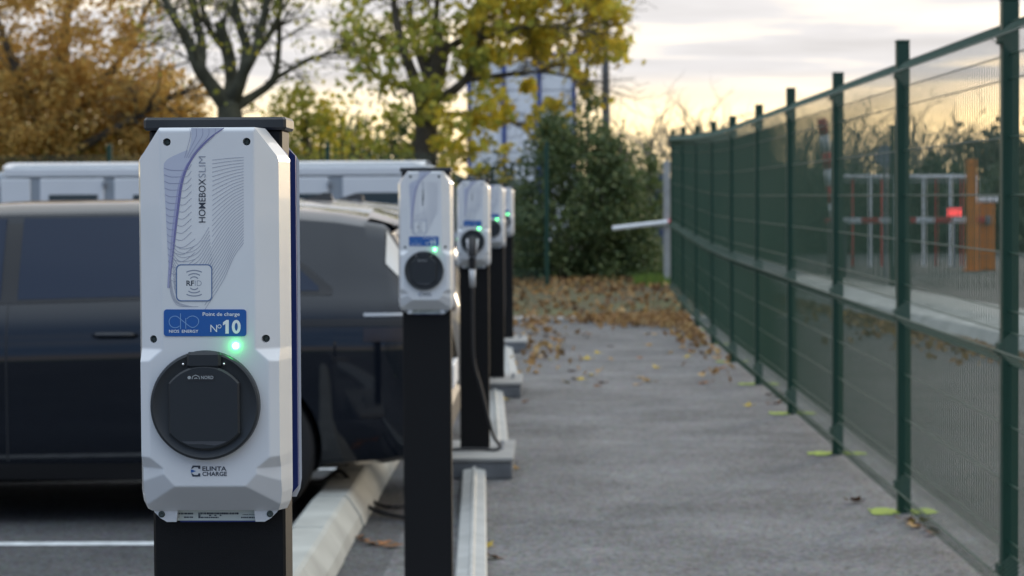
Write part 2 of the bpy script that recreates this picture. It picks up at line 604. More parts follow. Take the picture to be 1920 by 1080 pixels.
def spline(pts, n):
    """Catmull-Rom through points of any dimension"""
    P = [np.array(p, float) for p in pts]
    P = [2 * P[0] - P[1]] + P + [2 * P[-1] - P[-2]]
    out = []
    for i in range(1, len(P) - 2):
        for k in range(n):
            t = k / n
            a, b, c, d = P[i - 1], P[i], P[i + 1], P[i + 2]
            out.append(.5 * (2 * b + (c - a) * t + (2 * a - 5 * b + 4 * c - d) * t * t + (3 * b - a - 3 * c + d) * t ** 3))
    out.append(P[-2])
    return out


# ================================================================= SETTING
def sheet(name, x0, x1, y0, y1, z, m, kind='structure'):
    b = MB().add([(x0, y0, z), (x1, y0, z), (x1, y1, z), (x0, y1, z)], [(0, 1, 2, 3)])
    return b.build(name, m, kind=kind)


PATH_X0, PATH_X1, PATH_Y1 = -0.62, 1.78, 28.0
sheet('ground', -900, 900, -60, 1500, -0.012, M_GRASS)
sheet('parking_lot', -60, PATH_X0, -20, 29.2, 0.0, M_LOT)
footpath = sheet('footpath', PATH_X0, PATH_X1, -20, 29.2, 0.0, M_PATH)
sheet('road', PATH_X1, 120, -20, 75, -0.004, M_ROAD)
sheet('access_road', -60, PATH_X1, 44, 75, -0.004, M_ROAD)

# bank with soil at the end of the path and along the back of the lot
bank = MB()
prof = [(28.55, 0.0), (29.2, 0.06), (30.2, 0.20), (31.4, 0.28), (33.5, 0.33), (37.0, 0.30), (42.0, 0.0)]
XS = np.linspace(-40, 3.0, 120)


def bank_z(x, y):
    z = interp(y, [p[0] for p in prof], [p[1] for p in prof])
    z *= interp(x, [-40, 2.0, 2.9], [1, 1, 0.0])
    return z + (0.03 * mnoise.noise(Vector((x * 1.3, y * 1.7, 0))) if z > 0.02 else 0)


YS = np.linspace(28.55, 42, 40)
bv = [(x, y, bank_z(x, y) + 0.004) for y in YS for x in XS]
nx_ = len(XS)
bank.add(bv, [(j * nx_ + i, j * nx_ + i + 1, (j + 1) * nx_ + i + 1, (j + 1) * nx_ + i) for j in range(len(YS) - 1) for i in range(nx_ - 1)])
bank.build('bank', M_SOIL, smooth=True, kind='structure')

# gutter stones across the end of the path
gut = thing('gutter', 'row of pale paving slabs across the end of the footpath', 'gutter')
slab_me = MB().box((0, 0, 0.0), (0.985, 0.62, 0.05), bev=0.012).mesh('paving_slab', M_CONC)
for i in range(12):
    o = obj('paving_slab', slab_me, gut)
    o.location = (-8.6 + i + 0.0, 28.22 + U(-.006, .006), 0.008 + U(-.004, .004))

# white bay lines
bay = gr(120, 1021)
for i, (yy, x1) in enumerate([(bay.y, -1.02), (bay.y + 2.75, -1.1), (bay.y + 5.5, -1.1), (bay.y + 8.25, -1.1)]):
    o = sheet('bay_line', -6.0, x1, yy - 0.05, yy + 0.05, 0.004, M_WLINE)
# lime survey marks sprayed on the path at each fence post
FX, FY0, FSP = 1.608, 8.4922, 2.5
rs = random.Random(3)
for k in range(-1, 8):
    for sgn in (-1, 1):
        cx, cy = FX + sgn * 0.085, FY0 + FSP * k + 0.02
        mk = MB()
        n = 22
        pts = []
        for i in range(n):
            a = 2 * math.pi * i / n
            rx, ry = 0.075 * rs.uniform(.65, 1.15), 0.11 * rs.uniform(.5, 1.25)
            ca, sa = math.cos(a), math.sin(a)
            pts.append((cx + rx * math.copysign(abs(ca) ** .6, ca), cy + ry * math.copysign(abs(sa) ** .6, sa), 0.004))
        mk.add(pts, [tuple(range(n))])
        mk.build('paint_mark', M_LIME, footpath)

# long kerb of concrete stones: wheel stop of the bays
kerb = thing('wheel_stop_kerb', 'long pale concrete kerb on the lot beside the black posts', 'kerb')
kp = [(-1.03, 0.0), (-0.80, 0.0), (-0.815, 0.05), (-0.865, 0.125), (-0.88, 0.135), (-1.0, 0.135), (-1.02, 0.12)]
kme = MB().prism(kp, 0.006, 0.994).mesh('kerb_stone', M_CONCP)
for k in range(24):
    o = obj('kerb_stone', kme, kerb)
    o.location = (U(-.004, .004), 4.6 + k, U(-.003, .003))


# ================================================================= CHARGING STATIONS
S = 2.7704 / 4581.0                      # metres per photograph pixel on the front of the nearest charger
ZT = 1.5152                              # height of the housing's top edge
Y0 = -0.043                              # local y where the housing meets its back plate (front is -y)
FRONT = 102.0                            # housing depth in px units


def cxy(py):
    return 387 + (py - 300) * 0.012


ST_X, ST_Y0, ST_SP = -0.384, 2.7704 + 0.105, 5.0


def LP(px, py, dep=FRONT, eps=0.0004):
    """photo pixel on the nearest charger -> station-local point at that depth of the housing"""
    y = Y0 - dep * S - eps
    p = at(px, py, ST_Y0 + y)
    return (p.x - ST_X, y, p.z)


def half_w(v):
    return interp(v, [0, 4, 52, 60, 692, 714, 730], [89, 92, 127, 131, 131, 128, 121])


def depth(u, v):
    a = abs(u)
    base = 70 + (131 - a) * (32 / 43.0)
    d = min(FRONT, base)
    if 410 < v < 650:
        nb = 90 + (131 - a) * (12 / 18.0)
        b = min(FRONT, nb, base + (v - 417) * 0.86, base + (642 - v) * 0.9)
        d = max(d, b)
    if v > 640:
        d = min(d, FRONT - 0.55 * max(0, (a - 74) + (v - 668) * 0.9))
    d = min(d, FRONT - (v - 676) * (68 / 52.0))
    d = min(d, FRONT - (6 - v) * 0.8) if v < 6 else d
    return max(d, 12)


def build_housing_mesh():
    mb = MB()
    rows = list(np.arange(0, 60, 2.5)) + list(np.arange(60, 405, 6)) + list(np.arange(405, 460, 2.2)) + list(np.arange(460, 600, 6)) + list(np.arange(600, 730, 2.2)) + [730]
    rows = sorted(set(round(r, 2) for r in rows))
    NU = 108
    vs, fs = [], []
    for v in rows:
        h = half_w(v)
        for i in range(NU + 1):
            u = h * (2 * i / NU - 1)
            vs.append((u * S, Y0 - depth(u, v) * S, ZT - v * S))
    w = NU + 1
    nr = len(rows)
    for j in range(nr - 1):
        for i in range(NU):
            fs.append((j * w + i, (j + 1) * w + i, (j + 1) * w + i + 1, j * w + i + 1))
    # walls back to the plate
    border = [j * w for j in range(nr)] + [(nr - 1) * w + i for i in range(1, w)] + [j * w + w - 1 for j in range(nr - 2, -1, -1)] + [i for i in range(w - 2, 0, -1)]
    o = len(vs)
    for b in border:
        x, y, z = vs[b]
        vs.append((x * 1.11, Y0, z))
    nb = len(border)
    for i in range(nb):
        j = (i + 1) % nb
        fs.append((border[i], o + i, o + j, border[j]))
    fs.append(tuple(range(o + nb - 1, o - 1, -1)))
    mb.add(vs, fs)
    # recessed screw holes
    cut = MB()
    for u, v, r in [(-75, 27, 7.4), (75, 27, 7.4), (-106, 398, 7.4), (106, 398, 7.4)]:
        d = depth(u, v)
        cut.cyl((u * S, Y0, ZT - v * S), r * S, -(d + 20) * S, -(d - 14) * S, 20)
    me = mb.mesh('housing', M_PLASTIC)
    me = boolean_cut(me, cut, 'housing')
    me.materials.clear()
    me.materials.append(M_PLASTIC)
    # lower corner lugs
    import bmesh
    bm = bmesh.new()
    bm.from_mesh(me)
    lug = MB()
    for sg in (-1, 1):
        poly = [(-131, 660), (-131, 690), (-127, 716), (-118, 734), (-106, 746), (-94, 753), (-76, 753), (-70, 700), (-70, 660)]
        p2 = [(sg * u * S, ZT - v * S) for u, v in poly]
        if sg < 0:
            p2 = p2[::-1]
        lug.prism(p2, Y0 - 26 * S, Y0)
    lm = lug.mesh('lug', M_PLASTIC)
    bm.from_mesh(lm)
    bmesh.ops.recalc_face_normals(bm, faces=bm.faces)
    bm.to_mesh(me)
    bm.free()
    bpy.data.meshes.remove(lm)
    me.polygons.foreach_set('use_smooth', [True] * len(me.polygons))
    for p in me.polygons:
        p.material_index = 0
    me.update()
    me.set_sharp_from_angle(angle=math.radians(38))
    return me


ME = {}
ME['housing'] = build_housing_mesh()


def plan(mb, vs, fs, m=0, dep=FRONT, eps=0.0004):
    """add a flat print given in photo pixels"""
    mb.add([LP(x, y, dep, eps) for x, y in vs], fs, m)


def put_text(mb, s, x0, x1, y0, y1, m=0, bold=0.0, eps=0.0004, dep=FRONT, vertical=False):
    """text filling the pixel box x0..x1, y0 (top)..y1 (bottom); vertical reads upward"""
    vs, fs = text_pts(s, bold)
    if vertical:
        q = [(x1 - b * (x1 - x0), y1 - a * (y1 - y0)) for a, b in vs]
    else:
        q = [(x0 + a * (x1 - x0), y1 - b * (y1 - y0)) for a, b in vs]
    plan(mb, q, fs, m, dep, eps)


def rrect(x0, x1, y0, y1, r, n=5):
    pts = []
    for cx, cy, a0 in ((x1 - r, y0 + r, -90), (x1 - r, y1 - r, 0), (x0 + r, y1 - r, 90), (x0 + r, y0 + r, 180)):
        for i in range(n + 1):
            a = math.radians(a0 + 90 * i / n)
            pts.append((cx + r * math.cos(a), cy + r * math.sin(a)))
    return pts


# --- printed purple sweep and contour lines
sweep = MB()
boldc = [(420, 240), (398, 255), (376, 276), (358, 300), (346, 325), (339, 352), (334, 390), (329, 430), (325, 470), (321, 505), (318, 540)]
leftc = [(358, 240), (359, 252), (358, 266), (353, 284), (346, 303), (341, 322), (337, 350), (333, 390), (328, 430), (324, 470), (320, 505), (317, 540)]
lobe = [(352, 281), (335, 288), (318, 296), (309, 304), (307, 314), (308, 340), (310, 380), (312, 420), (314, 460), (316, 500), (317, 538)]
B_ = spline(boldc, 5); Lf_ = spline(leftc, 5); Lo_ = spline(lobe, 5)


def strip_between(mb, A, B, n, m, eps):
    A = [A[int(i * (len(A) - 1) / n)] for i in range(n + 1)]
    B = [B[int(i * (len(B) - 1) / n)] for i in range(n + 1)]
    vs = []
    for a, b in zip(A, B):
        vs += [(a[0], a[1]), (b[0], b[1])]
    plan(mb, vs, [(2 * i, 2 * i + 2, 2 * i + 3, 2 * i + 1) for i in range(n)], m, eps=eps)


strip_between(sweep, Lf_, B_, 40, 1, 0.0003)
strip_between(sweep, Lo_, spline([(352, 283), (350, 292), (345, 308), (342, 318), (339, 345), (334, 390), (329, 430), (325, 470), (321, 505), (318, 538)], 5), 40, 1, 0.00022)
vs, fs = ribbon([tuple(p) for p in B_], [1.6 + 3.2 * math.sin(math.pi * min(1, i / len(B_) * 1.1)) for i in range(len(B_))])
plan(sweep, vs, fs, 0, eps=0.00045)
low = [p for p in B_ if p[1] > 300]
vs, fs = ribbon([(p[0] - 3, p[1]) for p in low], [2 + 5 * math.sin(math.pi * min(1, i / len(low))) for i in range(len(low))])
plan(sweep, vs, fs, 2, eps=0.00038)
ME['sweep'] = sweep.mesh('printed_sweep', [M_PURPLE3, M_PURPLE2, M_PURPLE])

waves = MB()


def rib(pts, w, m):
    vs, fs = ribbon([tuple(p)[:2] for p in pts], w)
    plan(waves, vs, fs, m, eps=0.0005)


for i in range(17):                       # lines over the lobe and out to the lettering
    y = 318 + i * 12.4
    xl = interp(y, [304, 340, 460, 540], [307, 308, 314, 318])
    xb = interp(y, [300, 325, 352, 390, 430, 470, 505, 540], [358, 346, 339, 334, 329, 325, 321, 318])
    rib(spline([(xl, y - 3), ((xl * 2 + xb) / 3, y + 1), (xb, y + 1)], 4), 0.9, 0)
    xe = 359 if i < 11 else 366
    rib(spline([(xb, y + 1 + i * .5), (xb + (xe - xb) * .45, y - 1 + i * .9), (xe, y - 10 + i * .3)], 5), 0.9, 1)
for i in range(30):                       # fan of lines on the right
    t = i / 29
    yr = 295 + 160 * t ** 1.02
    drop = 5 + 118 * t ** 1.25
    xl = 398
    yl = yr + drop
    if i > 16:
        xl = 398 - (i - 16) * 1.2
        yl += 5
    rib(spline([(457, yr), (438, yr + drop * .22), (418, yr + drop * .58), (xl, yl)], 5), 0.85, 1)
for i in range(13):                       # long bowls running under the lettering towards the lower left
    t = i / 12
    ya = 438 + t * 60
    bot = 466 + t * 96
    rib(spline([(392 + t * 8, ya - 12 + t * 26), (372, ya + 18 * (1 - t) + t * 58), (350, bot), (334, bot - 2), (320 + t * 6, bot - 16 - t * 10)], 5), 0.85, 1)
for k in range(5):
    rib(spline([(356 + k * 12, 241), (357 + k * 11, 255), (352 + k * 7, 275), (346 + k * 3.4, 296)], 5), 0.7, 0)
for k in range(4):
    rib(spline([(317 + k, 520), (320 + k * 1.5, 548), (327 + k * 2, 566), (338 + k * 6, 574), (360 + k * 4, 575)], 5), 0.7, 1)
ME['waves'] = waves.mesh('printed_contour_lines', [M_WAVE, M_WAVE2])

lettering = MB()
put_text(lettering, 'HOMEBOX', 372.5, 385.5, 335, 417, 0, 0.003, 0.0006, vertical=True)
put_text(lettering, 'SLIM', 372.5, 385.5, 293, 333, 1, -0.012, 0.0006, vertical=True)
ME['lettering'] = lettering.mesh('printed_lettering', [M_PRINT, M_PRINTG])

rfid = MB()
out_, inn = rrect(330, 398, 495.5, 565, 9), rrect(332, 396, 497.5, 563, 8)
n_ = len(out_)
bgp = rrect(331, 397, 496.5, 564, 9)
plan(rfid, bgp, [tuple(range(len(bgp)))], 2, eps=0.00056)
plan(rfid, out_ + inn, [(i, (i + 1) % n_, n_ + (i + 1) % n_, n_ + i) for i in range(n_)], 0, eps=0.0007)
put_text(rfid, 'RF', 349.5, 364, 526, 536, 1, 0.02, 0.0007)
put_text(rfid, 'ID', 365.5, 378, 526, 536, 3, -0.012, 0.0007)
for sg in (-1, 1):
    for k, (hw, dy_) in enumerate([(7, 12), (10.5, 18), (14, 24)]):
        pts = [(364 + hw * math.sin(math.radians(a)) * 1.25, 531 + sg * (dy_ - 5 * (1 - math.cos(math.radians(a))) * 1.6)) for a in range(-55, 56, 10)]
        vs, fs = ribbon(pts, 2.0)
        plan(rfid, vs, fs, 3, eps=0.0007)
ME['rfid'] = rfid.mesh('rfid_symbol', [M_RFID, M_PRINT, M_PLASTIC, M_PRINTG])

st = MB()
rr = rrect(307, 462, 580, 630.5, 6)
o_ = [LP(x, y, FRONT, 0.0009) for x, y in rr]
b_ = [LP(x, y, FRONT, -0.0003) for x, y in rr]
nn = len(rr)
st.add(o_ + b_, [tuple(range(nn))] + [(i, nn + i, nn + (i + 1) % nn, (i + 1) % nn) for i in range(nn)])
ME['sticker'] = st.mesh('number_sticker', M_STICK)


def sticker_text(digits, rest=True):
    mb = MB()
    if rest:
        put_text(mb, 'Point de charge', 380, 449.5, 585.5, 594.5, 0, 0.012, 0.0012)
        put_text(mb, 'N', 394.5, 407, 609, 622.5, 0, -0.005, 0.0012)
        vs, fs = ribbon([(411.5 + 3.2 * math.cos(a), 612 + 3.2 * math.sin(a)) for a in np.linspace(0, 2 * math.pi, 16)], 1.1)
        plan(mb, vs, fs, 0, eps=0.0012)
        put_text(mb, 'NIOS', 317, 336, 618.3, 624, 0, 0.012, 0.0012)
        put_text(mb, 'ENERGY', 341, 372, 618.3, 624, 0, 0.012, 0.0012)
        # looped emblem
        pts = []
        for a in np.linspace(20, 335, 26):
            pts.append((328 + 11.5 * math.cos(math.radians(-a)), 603.5 + 11.0 * math.sin(math.radians(-a))))
        loopl = [(337, 611), (332, 614), (326, 614.3), (320, 611), (317, 604), (319, 597), (325, 593), (332, 593.5), (338, 598), (348, 606), (355, 611.5), (361, 614), (367, 612), (372, 606), (372, 599), (367, 594), (361, 592.5), (355, 594), (350, 598)]
        vs, fs = ribbon([tuple(p) for p in spline(loopl, 4)], 1.3)
        plan(mb, vs, fs, 1, eps=0.0012)
        for xa, ya, yb in ((338.5, 587.5, 617), (348.3, 596.5, 616.5)):
            vs, fs = ribbon([(xa, ya), (xa, yb)], 1.4)
            plan(mb, vs, fs, 1, eps=0.0014)
    for ch_, x in zip(digits, (418, 435)):
        if ch_ == '1':
            plan(mb, [(x, 604.5), (x + 6.5, 599.8), (x + 11, 599.8), (x + 11, 625.5), (x + 4.6, 625.5), (x + 4.6, 607.5), (x, 610)], [(0, 1, 2, 3, 4, 5, 6)], 0, eps=0.0012)
        else:
            vs_, fs_ = ribbon([(x + 8 + 5.6 * math.cos(a_), 612.7 + 10.3 * math.sin(a_)) for a_ in np.linspace(0, 2 * math.pi, 25)], 5.4)
            plan(mb, vs_, fs_, 0, eps=0.0012)
    return mb.mesh('sticker_lettering', [M_STWHITE, M_STPALE])


ME['st10'] = sticker_text('10')
ME['st11'] = sticker_text('11')
ME['stx'] = sticker_text('')

logo = MB()
put_text(logo, 'ELINTA', 379.5, 424.5, 874.5, 882.8, 0, 0.018, 0.0006)
put_text(logo, 'CHARGE', 379.5, 425.5, 884.5, 892.6, 0, 0.018, 0.0006)
for top in (True, False):
    ys_ = (873, 879) if top else (893.5, 887.5)
    plan(logo, [(361, ys_[0]), (375.5, ys_[0]), (375.5, ys_[1]), (372, ys_[1]), (371, ys_[0] * .5 + ys_[1] * .5), (364, ys_[0] * .5 + ys_[1] * .5), (360, ys_[1]), (358.5, ys_[1])],
         [(0, 1, 2, 3, 4, 5, 6, 7)], 0, eps=0.0006)
plan(logo, [(358, 880), (367.5, 883.3), (358, 886.6)], [(0, 1, 2)], 1, eps=0.0006)
ME['logo'] = logo.mesh('maker_logo', [M_PRINT, M_STICK])

# rating label under the housing, on the back plate
lab = MB()
rl = random.Random(5)
q = [(326, 952), (500, 952), (500, 976), (326, 976)]
plan(lab, q, [(0, 1, 2, 3)], 0, dep=6, eps=0.0)
for (a, b, c, d) in [(330, 362, 963, 966), (330, 336, 968, 973), (345, 362, 970, 972.5), (372, 448, 962.5, 966), (372, 376, 966, 973), (374, 410, 970.5, 973), (392, 396, 966.8, 969), (402, 406, 966.8, 969), (412, 416, 966.8, 969),
                     (455, 490, 966, 967), (452, 490, 970.5, 973)]:
    x = a
    while x < b:
        w_ = min(rl.uniform(1.6, 4.5), b - x)
        c_, d_ = c - 1.5, d - 1.5
        plan(lab, [(x, c_), (x + w_, c_), (x + w_, d_), (x, d_)], [(0, 1, 2, 3)], 1, dep=6, eps=0.0003)
        x += w_ + rl.uniform(.4, 1.1)
ME['label'] = lab.mesh('rating_label', [M_LABEL, M_PRINT])

# back plate (blue) with cut corners
bp = MB()
poly = [(-129, 50), (-90, 6), (90, 6), (129, 50), (129, 700), (100, 744), (-100, 744), (-129, 706)]
bp.prism([(u * 1.085 * S, ZT - v * S) for u, v in poly][::-1], Y0 + 0.0005, Y0 + 0.0125)
bp.prism([(u * S, ZT - v * S) for u, v in [(-72, 715), (82, 715), (82, 756), (-72, 756)]][::-1], Y0 - 5.9 * S, Y0 + 0.0004)
ME['plate'] = bp.mesh('back_plate', M_BLUEPL)

# socket
RC = (386.5, 759)
cu_, _y, cz_ = LP(*RC)
r0 = 103 * S
ring = MB()
yf = Y0 - FRONT * S
prof_ = [(r0 * 0.99, 0.004), (r0, -0.0005), (r0, -0.010), (r0 * .985, -0.0125), (r0 * .95, -0.0135), (r0 * .90, -0.0120), (r0 * .80, -0.0105), (r0 * .60, -0.0105), (0.0004, -0.0105)]
ring.lathe(prof_, (cu_, yf, cz_), 'y', 72)
ME['ring'] = ring.mesh('socket_ring', M_BLACKPL, True, 40)


def lid_poly(e=0.0):
    pts = []
    hw, rt = 66.5 - e, 84 - e
    a0 = math.degrees(math.asin(hw / rt))
    top = [(rt * math.sin(math.radians(a)), rt * math.cos(math.radians(a)) - 8) for a in np.linspace(-a0, a0, 17)]
    rb = 86 - e
    a1 = math.degrees(math.asin(hw / rb))
    botm = [(rb * math.sin(math.radians(a)), -rb * math.cos(math.radians(a)) + 3) for a in np.linspace(a1, -a1, 17)]
    return top + botm


lid = MB()
L0, L1 = lid_poly(0), lid_poly(3.5)
n0 = len(L0)
vs = [(cu_ + x * S, yf - 0.0104, cz_ + z * S) for x, z in L0] + [(cu_ + x * S, yf - 0.0165, cz_ + z * S) for x, z in L0] + [(cu_ + x * S, yf - 0.0185, cz_ + z * S) for x, z in L1]
fs = []
for k in (0, 1):
    for i in range(n0):
        j = (i + 1) % n0
        fs.append((k * n0 + i, k * n0 + j, (k + 1) * n0 + j, (k + 1) * n0 + i))
fs.append(tuple(range(2 * n0, 3 * n0)))
lid.add(vs, fs)
# hinge block and pin ends
lid.box((cu_, yf - 0.0125, cz_ + 86 * S), (64 * S, 0.012, 30 * S), bev=0.003)
ME['lid'] = lid.mesh('socket_lid', M_LIDPL)
lip = MB()
lp_ = [(x, z) for x, z in lid_poly(6) if z < -60]
lpx = sorted(set(round(p[0], 3) for p in lp_))
topz = -66
lp2 = [p for p in lid_poly(5)[17:] if p[1] < topz]
poly_ = [(lp2[0][0], topz)] + lp2 + [(lp2[-1][0], topz)]
lip.add([(cu_ + x * S, yf - 0.0189 + (0.0006 if z < -70 else 0), cz_ + z * S) for x, z in poly_], [tuple(range(len(poly_)))])
ME['lip'] = lip.mesh('lid_lip', mat('lid_lip_plastic', (0.07, 0.075, 0.085), 0.4))
for sx, nm in ((-39, 'pin_a'), (37, 'pin_b')):
    ME[nm] = MB().lathe([(0.0002, -0.0040), (2.6 * S, -0.0035), (3.2 * S, 0)], (cu_ + sx * S, yf - 0.0115, cz_ + 78 * S), 'y', 12).mesh('hinge_pin', M_CHROME, True)
badge = MB()
q = [(350, 701), (402, 701), (402, 714), (350, 714)]
DL = FRONT + 0.0187 / S
plan(badge, q, [(0, 1, 2, 3)], 0, dep=DL, eps=0.0002)
put_text(badge, 'NORD', 377, 400, 704.5, 711, 1, 0.015, 0.0005, dep=DL)
cpts = [(354.8 + 3.2 * math.cos(a), 708 + 3.2 * math.sin(a)) for a in np.linspace(0, 2 * math.pi, 14)[:-1]]
plan(badge, cpts, [tuple(range(13))], 1, dep=DL, eps=0.0005)
vs, fs = ribbon([(360, 711), (361, 706), (367, 703.2), (373, 706), (374, 711)], 1.4)
plan(badge, vs, fs, 1, dep=DL, eps=0.0005)
vs, fs = ribbon([(364, 710), (368, 708.5), (370, 710)], 1.6)
plan(badge, vs, fs, 1, dep=DL, eps=0.0005)
ME['badge'] = badge.mesh('lid_badge', [mat('badge_black', (0.02, 0.022, 0.026), 0.3), mat('badge_grey', (0.36, 0.38, 0.38), 0.5)])

# status light
led = MB()
lx, ly, lz = LP(442, 648.5)
led.lathe([(6.2 * S, 0.001), (6.0 * S, -0.0018), (4.6 * S, -0.0036), (2.6 * S, -0.0045), (0.0001, -0.0054)], (lx, ly, lz), 'y', 24)
ME['led'] = led.mesh('status_light', M_LED, True)
led_light = bpy.data.lights.new('status_glow', 'POINT')
led_light.color = (0.02, 1.0, 0.25)
led_light.energy = 0.0018
led_light.shadow_soft_size = 0.004

# screws
sc_ = MB()
for u, v in [(-75, 27), (75, 27), (-106, 398), (106, 398)]:
    d = depth(u, v) - 12
    sc_.lathe([(6.4 * S, 0), (6.2 * S, -0.001), (4 * S, -0.0022), (0.0002, -0.0025)], (u * S, Y0 - d * S, ZT - v * S), 'y', 14)
for sg in (-1, 1):
    sc_.lathe([(6.5 * S, 0.0002), (6.2 * S, -0.0012), (3 * S, -0.0012), (0.0002, -0.0004)], (sg * 104 * S, Y0 - 26 * S, ZT - 738 * S), 'y', 14)
SCREW_MES = []
ME['post'] = MB().box((0, 0.01, (ZT + 0.109) / 2), (0.155, 0.0805, ZT - 0.109), bev=0.003).mesh('post', M_POST)
cap = MB()
cap.box((0, 0.01, ZT + 0.0062), (0.166, 0.094, 0.0150), bev=0.003)
ME['cap'] = cap.mesh('post_cap', mat('cap_plastic', (0.020, 0.022, 0.024), 0.38))
ME['flange'] = MB().box((0.005, -0.08, 0.099), (0.41, 0.92, 0.020), bev=0.004).mesh('base_flange', M_CONC)
ME['block'] = MB().box((0.005, -0.08, 0.0445), (0.396, 0.90, 0.089), bev=0.008).mesh('base_block', M_CONCSHADE)
bolt = MB().lathe([(0.012, 0), (0.012, 0.012), (0.006, 0.014), (0.006, 0.026), (0.0002, 0.026)], (0, 0, 0.109), 'z', 8).mesh('bolt', M_GREYM)
ME['bolt'] = bolt


def screw_mesh(u, v, dep, lug=False):
    b = MB()
    if lug:
        b.lathe([(6.5 * S, 0.0002), (6.2 * S, -0.0012), (3 * S, -0.0012), (0.0002, -0.0004)], (u * S, Y0 - dep * S, ZT - v * S), 'y', 14)
    else:
        b.lathe([(6.4 * S, 0), (6.2 * S, -0.001), (4 * S, -0.0022), (0.0002, -0.0025)], (u * S, Y0 - dep * S, ZT - v * S), 'y', 14)
    return b.mesh('screw', M_SCREW, True)


for u, v in [(-75, 27), (75, 27), (-106, 398), (106, 398)]:
    SCREW_MES.append(screw_mesh(u, v, depth(u, v) - 12))
for sg in (-1, 1):
    SCREW_MES.append(screw_mesh(sg * 104, 738, 26, True))

ST_LABEL = [
    'nearest charging post, white charger with blue sticker numbered 10, sharp in the foreground',
    'second black charging post from the front, closed round socket lid, behind the number 10 post',
    'middle charging post of five, first with a cable plugged in',
    'fourth charging post from the front, mostly hidden behind the middle one',
    'farthest charging post at the end of the row, beside the dark bush',
]
stations = []
for k in range(5):
    root = thing('charging_station', ST_LABEL[k], 'charger', (ST_X + (0.006 if k == 2 else 0), ST_Y0 + ST_SP * k, 0), 0, 'charging posts in a row')
    stations.append(root)
    obj('post', ME['post'], root)
    obj('post_cap', ME['cap'], root)
    obj('base_block', ME['block'], root)
    obj('base_flange', ME['flange'], root)
    for bx_, by_ in ((-.13, -.10), (.14, -.10), (-.13, .12), (.14, .12)):
        b = obj('bolt', ME['bolt'], root)
        b.location = (bx_, by_, 0)
    for side in (0, 1):
        h = obj('housing', ME['housing'], root)
        if side:
            h.rotation_euler = (0, 0, math.pi)
            h.location = (0, 0.0205, 0)
            h['label'] = 'second white charger on the back of the post'
        obj('back_plate', ME['plate'], h, label='blue back plate of the charger')
        obj('socket_ring', ME['ring'], h)
        if side:
            obj('socket_lid', ME['lid'], h)
            continue
        for smi in SCREW_MES:
            obj('screw', smi, h)
        obj('printed_sweep', ME['sweep'], h)
        obj('printed_contour_lines', ME['waves'], h)
        obj('printed_lettering', ME['lettering'], h)
        obj('rfid_symbol', ME['rfid'], h)
        obj('number_sticker', ME['sticker'], h)
        obj('sticker_lettering', ME['st10' if k == 0 else 'st11' if k == 1 else 'stx'], h)
        obj('maker_logo', ME['logo'], h)
        obj('rating_label', ME['label'], h)
        if k not in (2, 4):
            obj('socket_lid', ME['lid'], h)
            obj('lid_lip', ME['lip'], h)
            obj('hinge_pin', ME['pin_a'], h)
            obj('hinge_pin', ME['pin_b'], h)
            obj('lid_badge', ME['badge'], h)
        obj('status_light', ME['led'], h)
        g = bpy.data.objects.new('status_glow', led_light)
        COL.objects.link(g)
        g.parent = h
        g.location = (lx, ly - 0.012, lz)

# cables plugged into the third and the fifth post
for k, lbl in ((2, 'black charging cable plugged into the middle post, curling down to the ground'),
               (4, 'black charging cable hanging from the farthest post')):
    root = stations[k]
    px_, py_ = root.location.x + cu_, root.location.y + yf - 0.010
    c = thing('charging_cable', lbl, 'cable', (px_, py_, 0), 0, 'plugged charging cables')
    pl = MB()
    zc = cz_
    pl.lathe([(0.028, 0.004), (0.030, -0.01), (0.030, -0.035), (0.024, -0.05), (0.0003, -0.052)], (0, 0, zc), 'y', 20)
    body = spline([(0, -0.045, zc + 0.004), (0, -0.075, zc - 0.03), (0, -0.085, zc - 0.085), (0, -0.075, zc - 0.14)], 6)
    pl.tube(body, [0.024 - 0.006 * i / (len(body) - 1) for i in range(len(body))], 12)
    pl.build('plug', M_CABLE, c, True)
    gz = MB()
    for sx in (-1, 1):
        gz.tube([(sx * 0.026, -0.040, zc + 0.012), (sx * 0.021, -0.072, zc - 0.035), (sx * 0.014, -0.083, zc - 0.075)], [0.006, 0.006, 0.004], 6)
    gz.build('plug_grip', M_FERR, c, True)
    fe = MB()
    fe.tube([(0, -0.076, zc - 0.135), (0, -0.060, zc - 0.235)], [0.017, 0.015], 12)
    fe.build('ferrule', M_FERR, c, True)
    if k == 2:
        pts = [(0, -0.062, zc - 0.23), (0, -0.055, zc - 0.42), (0.005, -0.05, zc - 0.62), (0.045, -0.05, zc - 0.78), (0.10, -0.06, 0.20), (0.135, -0.07, 0.14), (0.12, -0.09, 0.118), (0.02, -0.10, 0.122), (-0.10, -0.10, 0.120), (-0.19, -0.09, 0.105), (-0.25, -0.20, 0.02), (-0.28, -0.75, 0.014), (-0.20, -1.3, 0.013), (-0.32, -1.6, 0.013), (-0.42, -1.45, 0.016), (-0.50, -1.15, 0.05), (-0.62, -0.9, 0.145), (-0.78, -0.7, 0.14), (-0.9, -0.55, 0.10)]
    else:
        pts = [(0, -0.062, zc - 0.23), (0, -0.05, zc - 0.5), (0.0, -0.045, 0.4), (-0.03, -0.05, 0.2), (-0.10, -0.06, 0.125), (-0.20, -0.02, 0.10), (-0.32, 0.1, 0.014), (-0.5, 0.2, 0.05), (-0.6, 0.25, 0.15), (-0.75, 0.3, 0.14)]
    MB().tube(spline(pts, 7), 0.0085, 8).build('cable', M_CABLE, c, True)

